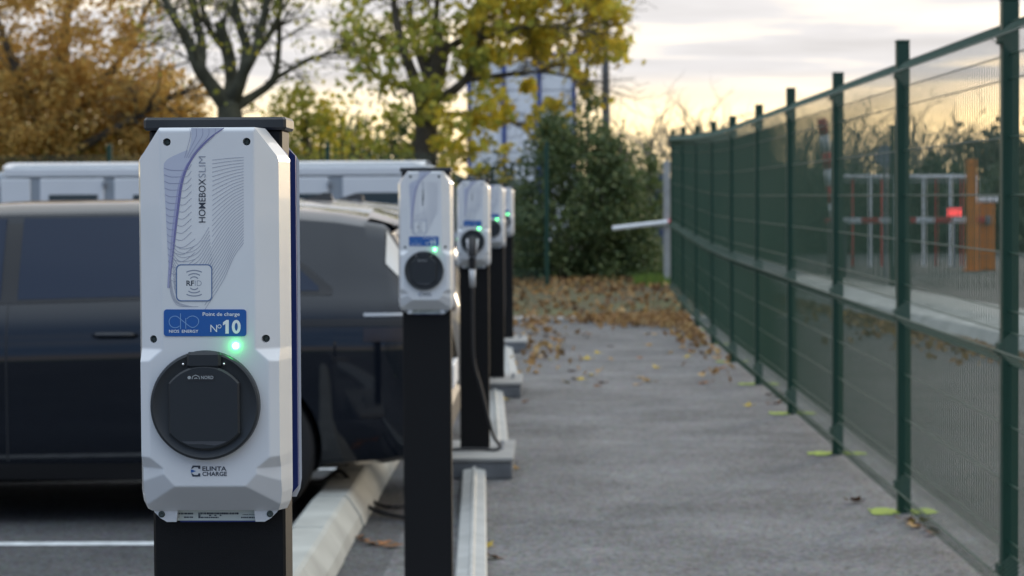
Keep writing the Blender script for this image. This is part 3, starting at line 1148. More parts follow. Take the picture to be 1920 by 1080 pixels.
# second loose cable on the ground between the first two posts and the car
ca = gr(588, 905, 0.012); cb = gr(640, 936, 0.02); cc = gr(700, 958, 0.012); cd = gr(765, 972, 0.012)
lc = MB().tube(spline([(ca.x - .4, ca.y + .2, .012), ca, (cb.x, cb.y, 0.15), (cc.x - .02, cc.y, 0.03), (cd.x, cd.y, 0.012), (cd.x + .12, cd.y - .25, .012), (cd.x + .1, cd.y - 1.0, .012)], 8), 0.009, 8).build('loose_cable', M_CABLE, None, True)
tag(lc, 'thin black cable lying over the pale kerb behind the near posts', 'cable')

# galvanised rails between the base blocks
for k in range(4):
    ya, yb = ST_Y0 + ST_SP * k + 0.385, ST_Y0 + ST_SP * (k + 1) - 0.545
    xa, xb = (-0.262, -0.368)
    ln = math.hypot(xb - xa, yb - ya)
    t = thing('cable_rail', ['galvanised cable rail running up to the second charging post', 'slotted galvanised cable rail between the second and middle posts',
                             'galvanised cable rail between the middle and fourth posts', 'galvanised cable rail between the last two charging posts'][k], 'rail',
              (xa, ya, 0), math.atan2(-(xb - xa), yb - ya), 'cable rails along the row')
    pr = [(-0.058, 0.0), (0.058, 0.0), (0.058, 0.048), (0.052, 0.053), (0.012, 0.060), (0.008, 0.070), (-0.006, 0.070), (-0.010, 0.060), (-0.052, 0.053), (-0.058, 0.048)]
    MB().prism(pr, 0, ln).build('rail_body', M_GALV, t)
    sl = MB().box((0, 0, 0), (0.002, 0.045, 0.010)).mesh('slot', M_SLOT)
    for i in range(int(ln / 0.5)):
        for j in range(3):
            o = obj('slot', sl, t)
            o.location = (0.0582, 0.30 + i * 0.5 + j * 0.07, 0.026)


# ================================================================= RIGID MESH FENCE
def fence_panel_mesh(w, h, folds, vstep=0.05, wire=0.0023):
    """welded panel in the local y-z plane; V folds point to -x"""
    mb = MB()

    def zx(z):
        x = 0.0
        for fz in folds:
            d = abs(z - fz)
            if d < 0.055:
                x = -0.065 * (1 - d / 0.055)
        return x
    zs = [0.03]
    for fz in folds:
        zs += [fz - 0.055, fz, fz + 0.055]
    zs += [h]
    zs = sorted(z for z in zs if 0.03 <= z <= h)
    n = int(w / vstep)
    for i in range(n + 1):
        y = i * w / n
        mb.tube([(zx(z), y, z) for z in zs], wire, 4, caps=False)
    hz = []
    for z in np.arange(0.03 + 0.0, h, 0.2):
        if min(abs(z - f) for f in folds) > 0.08:
            hz.append(z)
    for fz in folds:
        hz += [fz - 0.055, fz, fz + 0.055]
    for z in hz:
        mb.tube([(zx(z) - 0.004, 0, z), (zx(z) - 0.004, w, z)], wire * (1.25 if min(abs(z - f) for f in folds) < 0.06 else 1.2), 4, caps=False)
    return mb.mesh('wire_panel', M_WIRE)


fence = thing('mesh_fence', 'tall dark green welded mesh fence running along the right of the footpath', 'fence', (FX, 0, 0))
PANEL = fence_panel_mesh(FSP - 0.03, 2.03, [0.13, 0.90, 1.97])
PPOST = MB()
PPOST.box((0, 0, 1.06), (0.058, 0.058, 2.12), bev=0.004)
PPOST.box((0, 0, 2.126), (0.062, 0.062, 0.012), bev=0.004)
PPOST = PPOST.mesh('fence_post', M_GREEN)
CLIP = MB().box((0, 0, 0), (0.012, 0.075, 0.035), bev=0.003).mesh('panel_clip', M_GREEN)
NF = 10


def fence_rise(k):
    return interp(k, [-3, 5, 6, 7, 8, 9], [0, 0, .02, .06, .11, .16])


for k in range(-3, NF):
    p = obj('fence_post', PPOST, fence)
    p.location = (0, FY0 + FSP * k, fence_rise(k) - 0.02 + [0, .012, -.006, .02, .004, .0, .01][k % 7])
    p.rotation_euler = (U(-.004, .004), U(-.004, .004), 0)
    for z in (0.13, 0.90, 1.97):
        c = obj('panel_clip', CLIP, fence)
        c.location = (-0.036, FY0 + FSP * k, z + fence_rise(k))
    if k < NF - 1:
        o = obj('wire_panel', PANEL, fence, kind='stuff')
        o.location = (0, FY0 + FSP * k + 0.015, fence_rise(k))
        o.rotation_euler = (math.atan2(fence_rise(k + 1) - fence_rise(k), FSP), 0, 0)
# return of the fence to the right at its far end
for i in range(3):
    p = obj('fence_post', PPOST, fence)
    p.location = (0.0 + 0.35 + i * 2.5, FY0 + FSP * (NF - 1) + 0.5, 0.19)
    if i < 2:
        o = obj('wire_panel', PANEL, fence, kind='stuff')
        o.location = (0.35 + i * 2.5 + 2.47, FY0 + FSP * (NF - 1) + 0.5, 0.19)
        o.rotation_euler = (0, 0, math.pi / 2)

# back fence beyond the bank
bf = thing('back_fence', 'green mesh fence along the bank behind the parked white van', 'fence', (0, 31.3, 0.26))
bpx = [at(1025, 400, 31.3).x + 2.8 * i for i in range(-6, 1)]
PANEL2 = fence_panel_mesh(2.77, 1.72, [0.13, 0.9, 1.66], 0.05, 0.0022)
POST2 = MB()
POST2.box((0, 0, 0.92), (0.062, 0.062, 1.9), bev=0.004)
POST2 = POST2.mesh('fence_post', M_GREEN)
for i, x in enumerate(bpx):
    p = obj('fence_post', POST2, bf)
    p.location = (x, 0, 0)
    if i < len(bpx) - 1:
        o = obj('wire_panel', PANEL2, bf, kind='stuff')
        o.location = (x + 2.785, 0, 0)
        o.rotation_euler = (0, 0, math.pi / 2)


# ================================================================= CARS
CA = [0, .04, .10, .16, .22, .27, .5, .9, 1.4, 2.0, 2.45, 2.8, 3.15, 3.4, 3.8, 4.15, 4.33, 4.42, 4.45]
CT = [.66, .86, 1.01, 1.14, 1.26, 1.335, 1.375, 1.412, 1.43, 1.425, 1.385, 1.28, 1.09, .99, .93, .85, .74, .62, .52]   # top centreline
CW = [.62, .74, .81, .84, .86, .87, .89, .905, .91, .91, .91, .91, .91, .905, .89, .83, .74, .64, .56]                # half width
CB = [.42, .34, .30, .27, .26, .25, .235, .20, .18, .17, .17, .17, .17, .17, .18, .21, .25, .30, .36]                 # lower edge


def car_sec(a):
    zt, w, zb = interp(a, CA, CT), interp(a, CA, CW), interp(a, CA, CB)
    belt = interp(a, [0, .1, .6, 1.5, 3.0, 3.6, 4.45], [.90, .98, 1.0, .975, .94, .90, .60])
    belt = min(belt, zt - 0.02)
    wr = interp(a, [0, .2, .5, 2.0, 2.8, 3.3, 4.45], [.50, .58, .62, .635, .62, .60, .35])
    wr = min(wr, w * .8)
    g = max(0, zt - belt)
    pts = [(0, zb), (w * .80, zb), (w * .95, zb + .03)]
    h = belt - zb
    pts += [(w * .985, zb + .12 * h), (w * .990, zb + .30 * h), (w * 0.995, zb + .50 * h), (w, zb + .66 * h), (w * .998, zb + .76 * h), (w * .985, zb + .86 * h), (w * .965, zb + .94 * h), (w * .935, belt)]
    wb_ = w * .925
    for t in (.08, .28, .5, .72, .86):
        pts.append((wb_ + (wr - wb_) * (t ** 1.15), belt + g * t))
    pts += [(wr - .03, belt + g * .94), (wr * .72, belt + g * .978), (wr * .4, belt + g * .995), (0, zt)]
    return pts


def car_y(a, z):
    s = car_sec(a)
    zs, ys = [p[1] for p in s[2:]], [p[0] for p in s[2:]]
    return interp(z, zs, ys)


def build_car(name, label, group, loc, paint):
    """length along local -x from the rear bumper at x=0; near side is -y"""
    t = thing(name, label, 'car', loc, 0, group)
    st_ = sorted(set(list(np.round(np.linspace(0, .5, 22), 4)) + list(np.round(np.linspace(.5, 4.15, 56), 4)) + list(np.round(np.linspace(4.15, 4.45, 12), 4))))
    mb = MB()
    vs = []
    ns = None
    for a in st_:
        s = car_sec(a)
        full = [(-y, z) for y, z in s] + [(y, z) for y, z in s[-2:0:-1]]
        ns = len(full)
        vs += [(-a, y, z) for y, z in full]
    fs = []
    for i in range(len(st_) - 1):
        for k in range(ns):
            k2 = (k + 1) % ns
            fs.append((i * ns + k, (i + 1) * ns + k, (i + 1) * ns + k2, i * ns + k2))
    fs.append(tuple(range(0, ns)))
    fs.append(tuple(range(len(st_) * ns - 1, (len(st_) - 1) * ns - 1, -1)))
    mb.add(vs, fs)
    me = mb.mesh('body', paint)
    cut = MB()
    for ax in (0.90, 3.60):
        for sg in (-1, 1):
            cut.cyl((-ax, sg * .88, .33), .355, -.2, .2, 40)
    me = boolean_cut(me, cut, 'body')
    me.materials.clear()
    me.materials.append(paint)
    me.polygons.foreach_set('use_smooth', [True] * len(me.polygons))
    for p in me.polygons:
        p.material_index = 0
    me.update()
    me.set_sharp_from_angle(angle=math.radians(32))
    obj('body', me, t)

    def side_patch(pname, lo, hi, a0, a1, m, off, sg, nu=18, nv=6, parent=t):
        def fn(u, v):
            a = a0 + (a1 - a0) * u
            z = lo(a) + (hi(a) - lo(a)) * v
            return (-a, sg * (car_y(a, z) + off), z)
        b = MB().grid(fn, nu, nv)
        return b.build(pname, m, parent, True)

    roofz = lambda a: interp(a, CA, CT)
    belt = lambda a: interp(a, [0, .1, .6, 1.5, 3.0, 3.6, 4.45], [.90, .98, 1.0, .975, .94, .90, .60])
    wlo = lambda a: belt(a) + .025
    whi = lambda a: belt(a) + (roofz(a) - belt(a)) * .83
    for sg in (-1, 1):
        # black band behind the glass then three panes
        side_patch('window_surround', lambda a: belt(a) + .008, lambda a: belt(a) + (roofz(a) - belt(a)) * .875 * interp(a, [.50, .62, .9, 1.2, 2.6, 2.85], [.12, .40, .86, 1, 1, .3]), .50, 2.85, M_TRIM, .003, sg, 40, 6)
        side_patch('side_window', wlo, lambda a: wlo(a) + (whi(a) - wlo(a)) * interp(a, [.56, .66, .9, 1.12], [.06, .36, .80, 1.0]), .56, 1.10, M_GLASS, .006, sg)
        side_patch('side_window', wlo, whi, 1.16, 1.885, M_GLASS, .006, sg)
        side_patch('side_window', wlo, lambda a: wlo(a) + (whi(a) - wlo(a)) * interp(a, [1.95, 2.4, 2.72], [1, .96, .35]), 1.96, 2.70, M_GLASS, .006, sg)
        # shut lines
        for a0 in (1.13, 1.92, 2.86):
            side_patch('shut_line', lambda a: .26, lambda a: belt(a), a0, a0 + .008, M_TRIM, .0015, sg, 1, 16)
        side_patch('sill_trim', lambda a: .20, lambda a: .275, 1.28, 3.22, M_TRIM, .004, sg, 20, 2)
        side_patch('chrome_strip', lambda a: .913, lambda a: .926, .12, .36, M_TRIMSHEEN, .004, sg, 10, 1)
        side_patch('waist_strip', lambda a: .868, lambda a: .902, .08, 1.0, M_TRIM, .003, sg, 16, 2)
        side_patch('hatch_sheen', lambda a: 1.02 + max(0, a - .15) * 1.0, lambda a: 1.05 + (a - .12) * 1.55, .13, .27, M_TRIMSHEEN, .006, sg, 10, 4)  # pale strip shaped and coloured as the sky reflection on the hatch corner
        side_patch('tail_light', lambda a: .80, lambda a: .862, .06, .36, M_TAIL, .005, sg, 10, 4)
        side_patch('headlight', lambda a: .66, lambda a: .76, 4.12, 4.38, M_LAMPGL, .005, sg, 10, 4)
        for a0 in (1.35, 2.10):
            ya = car_y(a0 + .1, .83)
            hb = MB().tube([(-a0, sg * (ya + .004), .835), (-a0 - .02, sg * (ya + .032), .838), (-a0 - .17, sg * (ya + .032), .838), (-a0 - .19, sg * (ya + .004), .835)], [.009, .012, .012, .009], 8)
            hb.build('door_handle', paint, t, True)
        # door mirror
        mm = MB().tube(spline([(-2.78, sg * .86, .98), (-2.78, sg * .95, 1.0), (-2.76, sg * 1.02, 1.02), (-2.75, sg * 1.06, 1.03)], 4), [.03, .035, .045, .055, .065, .072, .075, .075, .072, .068, .06, .05, .03], 10)
        mm.build('door_mirror', paint, t, True)
    # rear glass, tailgate lip, plate, fin
    def zrear(a, y):
        s = car_sec(a)
        return s

    def rg(u, v):
        a = .105 + .125 * v
        y = (-1 + 2 * u) * interp(a, [.1, .24], [.60, .50])
        zt = roofz(a)
        s = car_sec(a)
        ys = [p[0] for p in s[11:]][::-1]
        zs = [p[1] for p in s[11:]][::-1]
        return (-a + .012, y, interp(abs(y), ys, zs) + .006)
    MB().grid(rg, 20, 6).build('rear_window', M_GLASS, t, True)
    sp = MB()
    sp.grid(lambda u, v: (-.20 - .16 * v, (-1 + 2 * u) * .56, 1.335 + .045 * v - .035 * (2 * u - 1) ** 2), 14, 3)
    sp.grid(lambda u, v: (-.20 - .06 * v, (1 - 2 * u) * .56, 1.335 - .03 * v - .035 * (2 * u - 1) ** 2), 14, 1)
    sp.build('roof_spoiler', paint, t, True)
    MB().box((.006, 0, .60), (.012, .52, .11), bev=.003).build('number_plate', M_WHITE, t)
    MB().box((-.012, 0, .44), (.05, 1.1, .14), bev=.02).build('bumper_insert', M_TRIM, t)
    fin = MB()
    fin.add([(-.80, -.022, 1.408), (-.80, .022, 1.408), (-.99, -.012, 1.418), (-.99, .012, 1.418), (-.815, 0, 1.462), (-.86, 0, 1.462)],
            [(0, 1, 4), (0, 4, 5, 2), (1, 3, 5, 4), (2, 5, 3), (0, 2, 3, 1)])
    fin.build('antenna_fin', M_TRIM, t)
    MB().grid(lambda u, v: (-(2.52 + .58 * v), (-1 + 2 * u) * (.56 + .08 * v), interp(2.52 + .58 * v, CA, CT) + .006 - .045 * abs(2 * u - 1) ** 2.5), 16, 8).build('windscreen', M_GLASS, t, True)
    for ax in (0.90, 3.60):
        for sg in (-1, 1):
            wh = MB()
            yy = sg * .80
            prof_ = [(.215, -.085), (.30, -.095), (.318, -.075), (.325, 0), (.318, .075), (.30, .095), (.215, .085)]
            wh.lathe(prof_, (-ax, yy, .325), 'y', 36)
            wheel = wh.build('wheel', M_TYRE, t, True)
            rm = MB()
            o_ = sg * .082
            rm.lathe([(.222, 0), (.215, sg * .004), (.200, 0), (.195, -sg * .03), (.05, -sg * .035), (.045, -sg * .01), (.0003, -sg * .01)], (-ax, yy + o_, .325), 'y', 30)
            for k in range(5):
                w_ = 2 * math.pi * k / 5 + .3
                for dw in (-.13, .13):
                    rm.tube([(-ax + .04 * math.cos(w_), yy + o_ - sg * .012, .325 + .04 * math.sin(w_)), (-ax + .205 * math.cos(w_ + dw), yy + o_ - sg * .006, .325 + .205 * math.sin(w_ + dw))], [.016, .012], 6)
            rm.build('rim', M_RIM, wheel, True)
    return t


CAR_RX, CAR_Y = -0.44, 11.55
car0 = build_car('parked_car', 'dark navy hatchback parked nearest, its side behind the number 10 post', 'cars parked in the charging bays', (CAR_RX, CAR_Y, 0), M_CARBLACK)
for (x, y, paint, lbl) in ((-0.445, 14.35, M_CARGREY, 'grey car in the bay behind the nearest navy car'), (-0.47, 17.1, M_CARDARK, 'dark grey car farthest along the charging bays')):
    c = copy_tree(car0)
    c.location = (x, y, 0)
    c['label'] = lbl
    for ch in c.children:
        if ch.data.materials and ch.data.materials[0] == M_CARBLACK:
            ch.material_slots[0].link = 'OBJECT'
            ch.material_slots[0].material = paint

# ================================================================= WHITE VAN
VY = 24.0
vL, vR, vT = at(-40, 310, VY), at(826, 306, VY), at(400, 308, VY)
van = thing('white_van', 'white panel van parked across the lot below the autumn trees', 'van', (vL.x, VY, 0))
VL = vR.x - vL.x
VH = vT.z
vb = MB()
secs = [(0, .9, 1.15), (.05, .82, VH - .30), (.16, .84, VH - .07), (.34, .86, VH), (VL - .28, .86, VH + .01), (VL - .10, .84, VH - .04), (VL, .80, VH - .14), (VL + .02, .78, .5)]
vs = []
for x, w, zt in secs:
    ring_ = [(-w, .25), (-w, .9), (-w, zt - .14), (-w + .04, zt - .05), (-w + .14, zt), (0, zt + .02), (w - .14, zt), (w - .04, zt - .05), (w, zt - .14), (w, .9), (w, .25)]
    vs += [(x, y + .86, z) for y, z in ring_]
n11 = 11
fs = [(i * n11 + k, (i + 1) * n11 + k, (i + 1) * n11 + (k + 1) % n11, i * n11 + (k + 1) % n11) for i in range(len(secs) - 1) for k in range(n11)]
fs += [tuple(range(n11 - 1, -1, -1)), tuple(range((len(secs) - 1) * n11, len(secs) * n11))]
vb.add(vs, fs)
vb.build('van_body', M_VANGROOVE, van)
vroof = MB().grid(lambda u, v: (.2 + (VL - .36) * u, .12 + 1.48 * v, VH + .035 - .06 * (2 * v - 1) ** 4), 10, 6)
vroof.build('van_roof', M_VAN, van, True)


def vx(px):
    return at(px, 340, VY).x - vL.x


for (a, b) in ((2, 58), (75, 196), (214, 378), (388, 540), (548, 616), (642, 800)):
    MB().box(((vx(a) + vx(b)) / 2, -.012, (.35 + VH - .13) / 2 + .0), (vx(b) - vx(a), .024, VH - .13 - .35), bev=.02).build('side_panel', M_VAN, van)
MB().box((VL / 2, -.004, VH - .075), (VL - .5, .03, .09), bev=.02).build('roof_gutter', M_VAN, van)
for (a, b, py) in ((92, 184, 365), (250, 360, 365), (420, 530, 364), (556, 604, 363), (672, 770, 361)):
    zt = at(a, py, VY).z
    MB().box(((vx(a) + vx(b)) / 2, -.027, zt - .22), (vx(b) - vx(a), .014, .44), bev=.006).build('van_window', M_VANGLASS, van)
for px in (197, 618):
    p = at(px, 345, VY)
    MB().box((p.x - vL.x, -.035, p.z), (.035, .05, .06), bev=.01).build('hinge', M_GREYM, van)
for x in (.85, VL - .8):
    for y in (.10, 1.62):
        MB().lathe([(.0003, -.09), (.2, -.09), (.30, -.085), (.315, 0), (.30, .085), (.2, .09), (.0003, .09)], (x, y, .315), 'y', 24).build('wheel', M_TYRE, van, True)


# ================================================================= TREES
def leaf_quads(mb, p, size, rng, droop=0.3):
    """one leaf as a folded quad"""
    a = Vector((rng.gauss(0, 1), rng.gauss(0, 1), rng.gauss(0, 1) - droop))
    if a.length < 1e-3:
        a = Vector((1, 0, 0))
    a.normalize()
    b = a.cross(Vector((rng.gauss(0, 1), rng.gauss(0, 1), rng.gauss(0, 1))))
    if b.length < 1e-3:
        b = a.cross(Vector((0.2, 0.5, 1)))
    b.normalize()
    s = size * rng.uniform(.6, 1.25)
    l, w = s * .5, s * .42
    n_ = a.cross(b) * s * .12
    q = [p - a * l, p + b * w + n_, p + a * l * 1.1, p - b * w + n_]
    mb.add(q, [(0, 1, 2), (0, 2, 3)])


def twig_from(mb, p, d, length, r, rng, depth_, tips, gravity=0.0):
    n = 4
    pts = [Vector(p)]
    dd = Vector(d).normalized()
    for i in range(n):
        dd = (dd + Vector((rng.gauss(0, .18), rng.gauss(0, .18), rng.gauss(0, .12) + gravity))).normalized()
        pts.append(pts[-1] + dd * length / n)
    mb.tube(pts, [max(.003, r * (1 - .7 * i / n)) for i in range(n + 1)], 5 if r < .05 else 8, caps=False)
    tips.append(pts[-1])
    tips.append(pts[2])
    if depth_ > 0:
        for k in range(rng.choice((2, 3, 3))):
            i = rng.randint(1, n)
            nd = (dd + Vector((rng.gauss(0, .6), rng.gauss(0, .6), rng.gauss(0, .45)))).normalized()
            twig_from(mb, pts[i], nd, length * rng.uniform(.55, .75), r * .45, rng, depth_ - 1, tips, gravity)


def limb(mb, pxs, Y, rng, tips, twig_len, twig_r, twigs, levels, jitter=.25):
    """limb traced as (px, py, radius m, dY) points at depth Y"""
    P = []
    for (px, py, r, dY) in pxs:
        p = at(px, py, Y + dY)
        P.append((p.x, p.y, p.z, r))
    P = spline(P, 5)
    mb.tube([p[:3] for p in P], [max(.006, float(p[3])) for p in P], 9, caps=True)
    for _ in range(twigs):
        i = rng.randint(len(P) // 3, len(P) - 1)
        d = Vector(P[i][:3]) - Vector(P[max(0, i - 3)][:3])
        d = d.normalized() + Vector((rng.gauss(0, .7), rng.gauss(0, .7), rng.gauss(0, .5)))
        twig_from(mb, P[i][:3], d, twig_len * rng.uniform(.6, 1.2), min(twig_r, float(P[i][3]) * .6), rng, levels, tips)


def clump_crown(name, parent, clumps, nper, size, m, rng, spread=1.0):
    mb = MB()
    for (c, r) in clumps:
        k = int(nper * rng.uniform(.7, 1.3))
        for _ in range(k):
            v = Vector((rng.gauss(0, .5), rng.gauss(0, .5), rng.gauss(0, .42))) * r * spread
            leaf_quads(mb, Vector(c) + v, size, rng)
    return mb.build(name, m, parent, kind='stuff')


# --- orange-brown tree on the left
rng = random.Random(11)
TY = 37.0
ot = thing('autumn_tree', 'large orange-brown leafy tree at the far left', 'tree', at(110, 330, TY))
base = ot.location.copy(); base.z = 0.2; ot.location = base
wood = MB()
tips = []
for pts in ([(105, 480, .17, 0), (108, 300, .14, 0), (112, 180, .11, .2), (125, 40, .07, .3), (140, -140, .03, .3)],
            [(108, 300, .12, 0), (60, 200, .08, -.3), (10, 80, .05, -.5), (-30, -40, .02, -.6)],
            [(110, 260, .11, 0), (180, 170, .07, .4), (240, 90, .05, .6), (290, -20, .02, .8)],
            [(110, 300, .09, 0), (200, 250, .06, -.6), (290, 200, .04, -.8), (350, 170, .02, -.9)],
            [(108, 330, .08, 0), (40, 290, .05, .4), (-40, 250, .03, .6)]):
    limb(wood, pts, TY, rng, tips, .8, .025, 16, 2)
for v in range(len(wood.v)):
    p = Vector(wood.v[v]) - base
    wood.v[v] = tuple(p)
wood.build('trunk', M_BARK, ot, True)
cl = []
for _ in range(330):                                  # dense lower mass
    px, py = rng.uniform(-60, 375), rng.uniform(120, 305)
    top = interp(px, [-60, 0, 120, 250, 300, 375], [60, 60, 70, 105, 120, 165])
    if py < top + rng.uniform(0, 60):
        continue
    cl.append((at(px, py, TY + rng.uniform(-1.0, 1.3)) - base, rng.uniform(.22, .42)))
for _ in range(190):                                  # looser upper crown with gaps
    px, py = rng.uniform(-80, 290) , rng.uniform(-260, 150)
    if px > 190 + (py + 260) * .2 and rng.random() < .65:
        continue
    cl.append((at(px, py, TY + rng.uniform(-1.1, 1.3)) - base, rng.uniform(.16, .34)))
clump_crown('crown', ot, cl, 62, .085, M_LF_ORANGE, rng)
dk = [(at(rng.uniform(-60, 330), rng.uniform(230, 330), TY + rng.uniform(-.2, 1.6)) - base, .4) for _ in range(60)]
clump_crown('lower_foliage', ot, dk, 60, .08, M_LF_YGREEN, rng)

# --- nearly bare tree with many upright limbs
rng = random.Random(23)
TY = 35.5
bt = thing('bare_tree', 'nearly bare many-limbed tree right behind the number 10 post', 'tree', at(437, 330, TY))
base = bt.location.copy(); base.z = 0.25; bt.location = base
wood = MB(); tips = []
for pts, tw in (([(437, 480, .24, 0), (436, 300, .21, 0), (432, 235, .20, 0), (428, 190, .17, 0)], 2),
                ([(428, 200, .15, 0), (400, 165, .11, -.1), (372, 125, .10, -.2), (352, 75, .08, -.2), (330, 40, .065, -.3), (305, -10, .05, -.3), (285, -80, .03, -.3)], 12),
                ([(375, 128, .09, -.2), (378, 80, .07, .1), (366, 30, .06, .2), (356, -20, .05, .3), (350, -100, .02, .4)], 10),
                ([(430, 195, .13, 0), (434, 150, .10, .2), (428, 100, .10, .3), (416, 62, .09, .3), (412, 40, .08, .3)], 6),
                ([(428, 100, .06, .3), (398, 62, .05, .4), (380, 20, .035, .5), (370, -60, .02, .5)], 8),
                ([(436, 190, .12, 0), (455, 140, .09, -.2), (462, 90, .08, -.2), (450, 50, .065, -.2), (440, 0, .05, -.2), (442, -90, .02, -.2)], 12),
                ([(455, 140, .08, -.2), (478, 95, .075, -.3), (490, 50, .06, -.3), (500, 0, .05, -.4), (505, -100, .02, -.4)], 12),
                ([(470, 110, .06, -.2), (505, 65, .05, .1), (525, 20, .04, .2), (530, -60, .02, .3)], 10),
                ([(440, 200, .10, 0), (478, 178, .07, .2), (512, 150, .06, .3), (522, 100, .045, .3), (524, 40, .035, .3), (522, -50, .02, .3)], 10),
                ([(500, 158, .05, .3), (545, 130, .035, .5), (590, 108, .028, .6), (640, 96, .015, .8)], 8)):
    limb(wood, pts, TY, rng, tips, .8, .02, tw, 2)
wood.v = [tuple(Vector(p) - base) for p in wood.v]
wood.build('trunk', M_BARKG, bt, True)
mb = MB()
for p in tips:
    if rng.random() < .26:
        for _ in range(rng.choice((1, 2, 3, 4))):
            leaf_quads(mb, p - base + Vector((rng.gauss(0, .08), rng.gauss(0, .08), rng.gauss(0, .08))), .085, rng)
mb.build('crown', M_LF_YGREEN, bt, kind='stuff')

# --- yellow tree in the centre
rng = random.Random(31)
TY = 34.5
yt = thing('yellow_tree', 'pollarded yellow-leaved tree standing in front of the blue framed tower', 'tree', at(800, 330, TY))
base = yt.location.copy(); base.z = 0.25; yt.location = base
wood = MB(); tips = []
for pts, tw in (([(800, 480, .20, 0), (798, 300, .17, 0), (802, 210, .165, 0), (812, 150, .16, 0), (822, 105, .15, 0), (826, 78, .13, 0)], 3),
                ([(795, 230, .10, 0), (780, 160, .085, -.2), (758, 95, .07, -.3), (742, 30, .055, -.3), (732, -60, .03, -.3)], 14),
                ([(800, 140, .07, 0), (785, 100, .06, .3), (772, 60, .045, .4), (768, 0, .03, .5)], 12),
                ([(822, 110, .08, 0), (850, 85, .065, .2), (885, 60, .05, .3), (905, 10, .04, .4), (915, -70, .02, .4)], 16),
                ([(806, 190, .08, 0), (850, 170, .07, -.3), (885, 130, .055, -.4), (900, 60, .045, -.5), (925, -20, .03, -.5)], 16),
                ([(826, 85, .07, 0), (818, 40, .05, .1), (822, -20, .035, .1)], 12),
                ([(890, 75, .04, -.4), (960, 55, .035, -.8), (1040, 50, .025, -1.1), (1110, 60, .015, -1.2)], 22),
                ([(900, 40, .035, .3), (990, 0, .03, .3), (1070, -10, .02, .4), (1140, 20, .012, .4)], 22),
                ([(880, 150, .04, -.4), (950, 140, .035, -.7), (1020, 135, .025, -.9), (1090, 150, .012, -1)], 22),
                ([(780, 170, .04, -.1), (720, 150, .03, .3), (680, 110, .02, .5), (655, 60, .012, .6)], 14),
                ([(806, 215, .05, .1), (870, 215, .04, .4), (940, 225, .025, .6), (1010, 240, .012, .6)], 16)):
    limb(wood, pts, TY, rng, tips, .55, .016, tw, 2)
wood.v = [tuple(Vector(p) - base) for p in wood.v]
wood.build('trunk', M_BARK, yt, True)
cl = []
for _ in range(260):
    px, py = rng.uniform(880, 1165), rng.uniform(-200, 262)
    lim = interp(py, [-200, 0, 60, 120, 180, 230, 262], [1180, 1165, 1170, 1150, 1120, 1085, 1060])
    if px > lim or (py > 110 and rng.random() < .6):
        continue
    cl.append((at(px, py, TY + rng.uniform(-1.3, .7)) - base, rng.uniform(.10, .26)))
clump_crown('crown', yt, cl, 28, .125, M_LF_YELLOW, rng)
cl = []
for _ in range(230):
    px, py = rng.uniform(640, 930), rng.uniform(-160, 300)
    if py > 120 and rng.random() < .3:
        continue
    cl.append((at(px, py, TY + rng.uniform(-1.0, .9)) - base, rng.uniform(.10, .24)))
clump_crown('crown', yt, cl, 14, .12, M_LF_YGREEN, rng)
cl = [(at(rng.uniform(820, 960), rng.uniform(200, 340), TY - rng.uniform(.3, 1.4)) - base, rng.uniform(.1, .22)) for _ in range(42)]
clump_crown('crown', yt, cl, 12, .12, M_LF_YELLOW, rng)


# --- shrubs of the hedge behind the back fence
def shrub(name, label, px0, px1, py_top, Y, m, seed, n=80, nper=55, size=.075, rmin=.18, rmax=.4, zb=.25, depth_=.8, group=None, edge=.6):
    g = random.Random(seed)
    pc = at((px0 + px1) / 2, 330, Y)
    t = thing(name, label, 'shrub', (pc.x, Y, zb), 0, group)
    w0 = at(px0, 330, Y).x - pc.x
    w1 = at(px1, 330, Y).x - pc.x
    H = at((px0 + px1) / 2, py_top, Y).z - zb
    stems = MB()
    for _ in range(9):
        x = g.uniform(w0, w1) * .75
        stems.tube(spline([(x * .35, g.uniform(-.15, .15), -.05), (x * .7, g.uniform(-.2, .2), H * .45), (x, g.uniform(-.3, .3), H * g.uniform(.75, .95))], 4), [.03 - .0019 * i for i in range(9)], 6)
    stems.build('stem', M_BARK, t, True)
    cl = []
    while len(cl) < n:
        u = g.uniform(-1, 1)
        env = (1 - abs(u) ** 2.6) ** edge * (1 + .34 * mnoise.noise(Vector((u * 3.7, seed, 0))) + .12 * mnoise.noise(Vector((u * 11, seed, 4))))
        z = g.uniform(.02, 1) * H * env
        x = (w0 + w1) / 2 + u * (w1 - w0) / 2
        cl.append((Vector((x, g.gauss(0, .5) * depth_, z)), g.uniform(rmin, rmax)))
    clump_crown('foliage', t, cl, nper, size, m, g)
    return t


shrub('dark_bush', 'big rounded dark green bush at the end of the footpath', 960, 1215, 228, 33.2, M_LF_BUSH, 5, n=300, nper=78, size=.06, rmin=.12, rmax=.34, zb=.3, edge=.5)
shrub('low_bush', 'low dark green bush right of the big bush, by the gate post', 1080, 1240, 430, 33.4, M_LF_BUSH, 6, n=90, nper=70, size=.06, rmin=.12, rmax=.25, zb=.3, edge=.4)
shrub('side_bush', 'loose leafy bush reaching right over the pale boom arm', 1130, 1244, 285, 34.2, M_LF_BUSH, 7, n=60, nper=45, size=.06, rmin=.1, rmax=.22, zb=1.0, edge=.4)
shrub('dark_bush', 'dark green bush half hidden behind the farthest chargers', 850, 1010, 325, 34.0, M_LF_DARK, 9, n=120, nper=85, size=.065, zb=.3)
shrub('hedge_shrub', 'yellow-green shrub between the bare tree and the yellow tree', 470, 660, 168, 36.2, M_LF_YGREEN, 13, n=150, nper=48, size=.085, zb=.25, group='hedge shrubs behind the back fence')
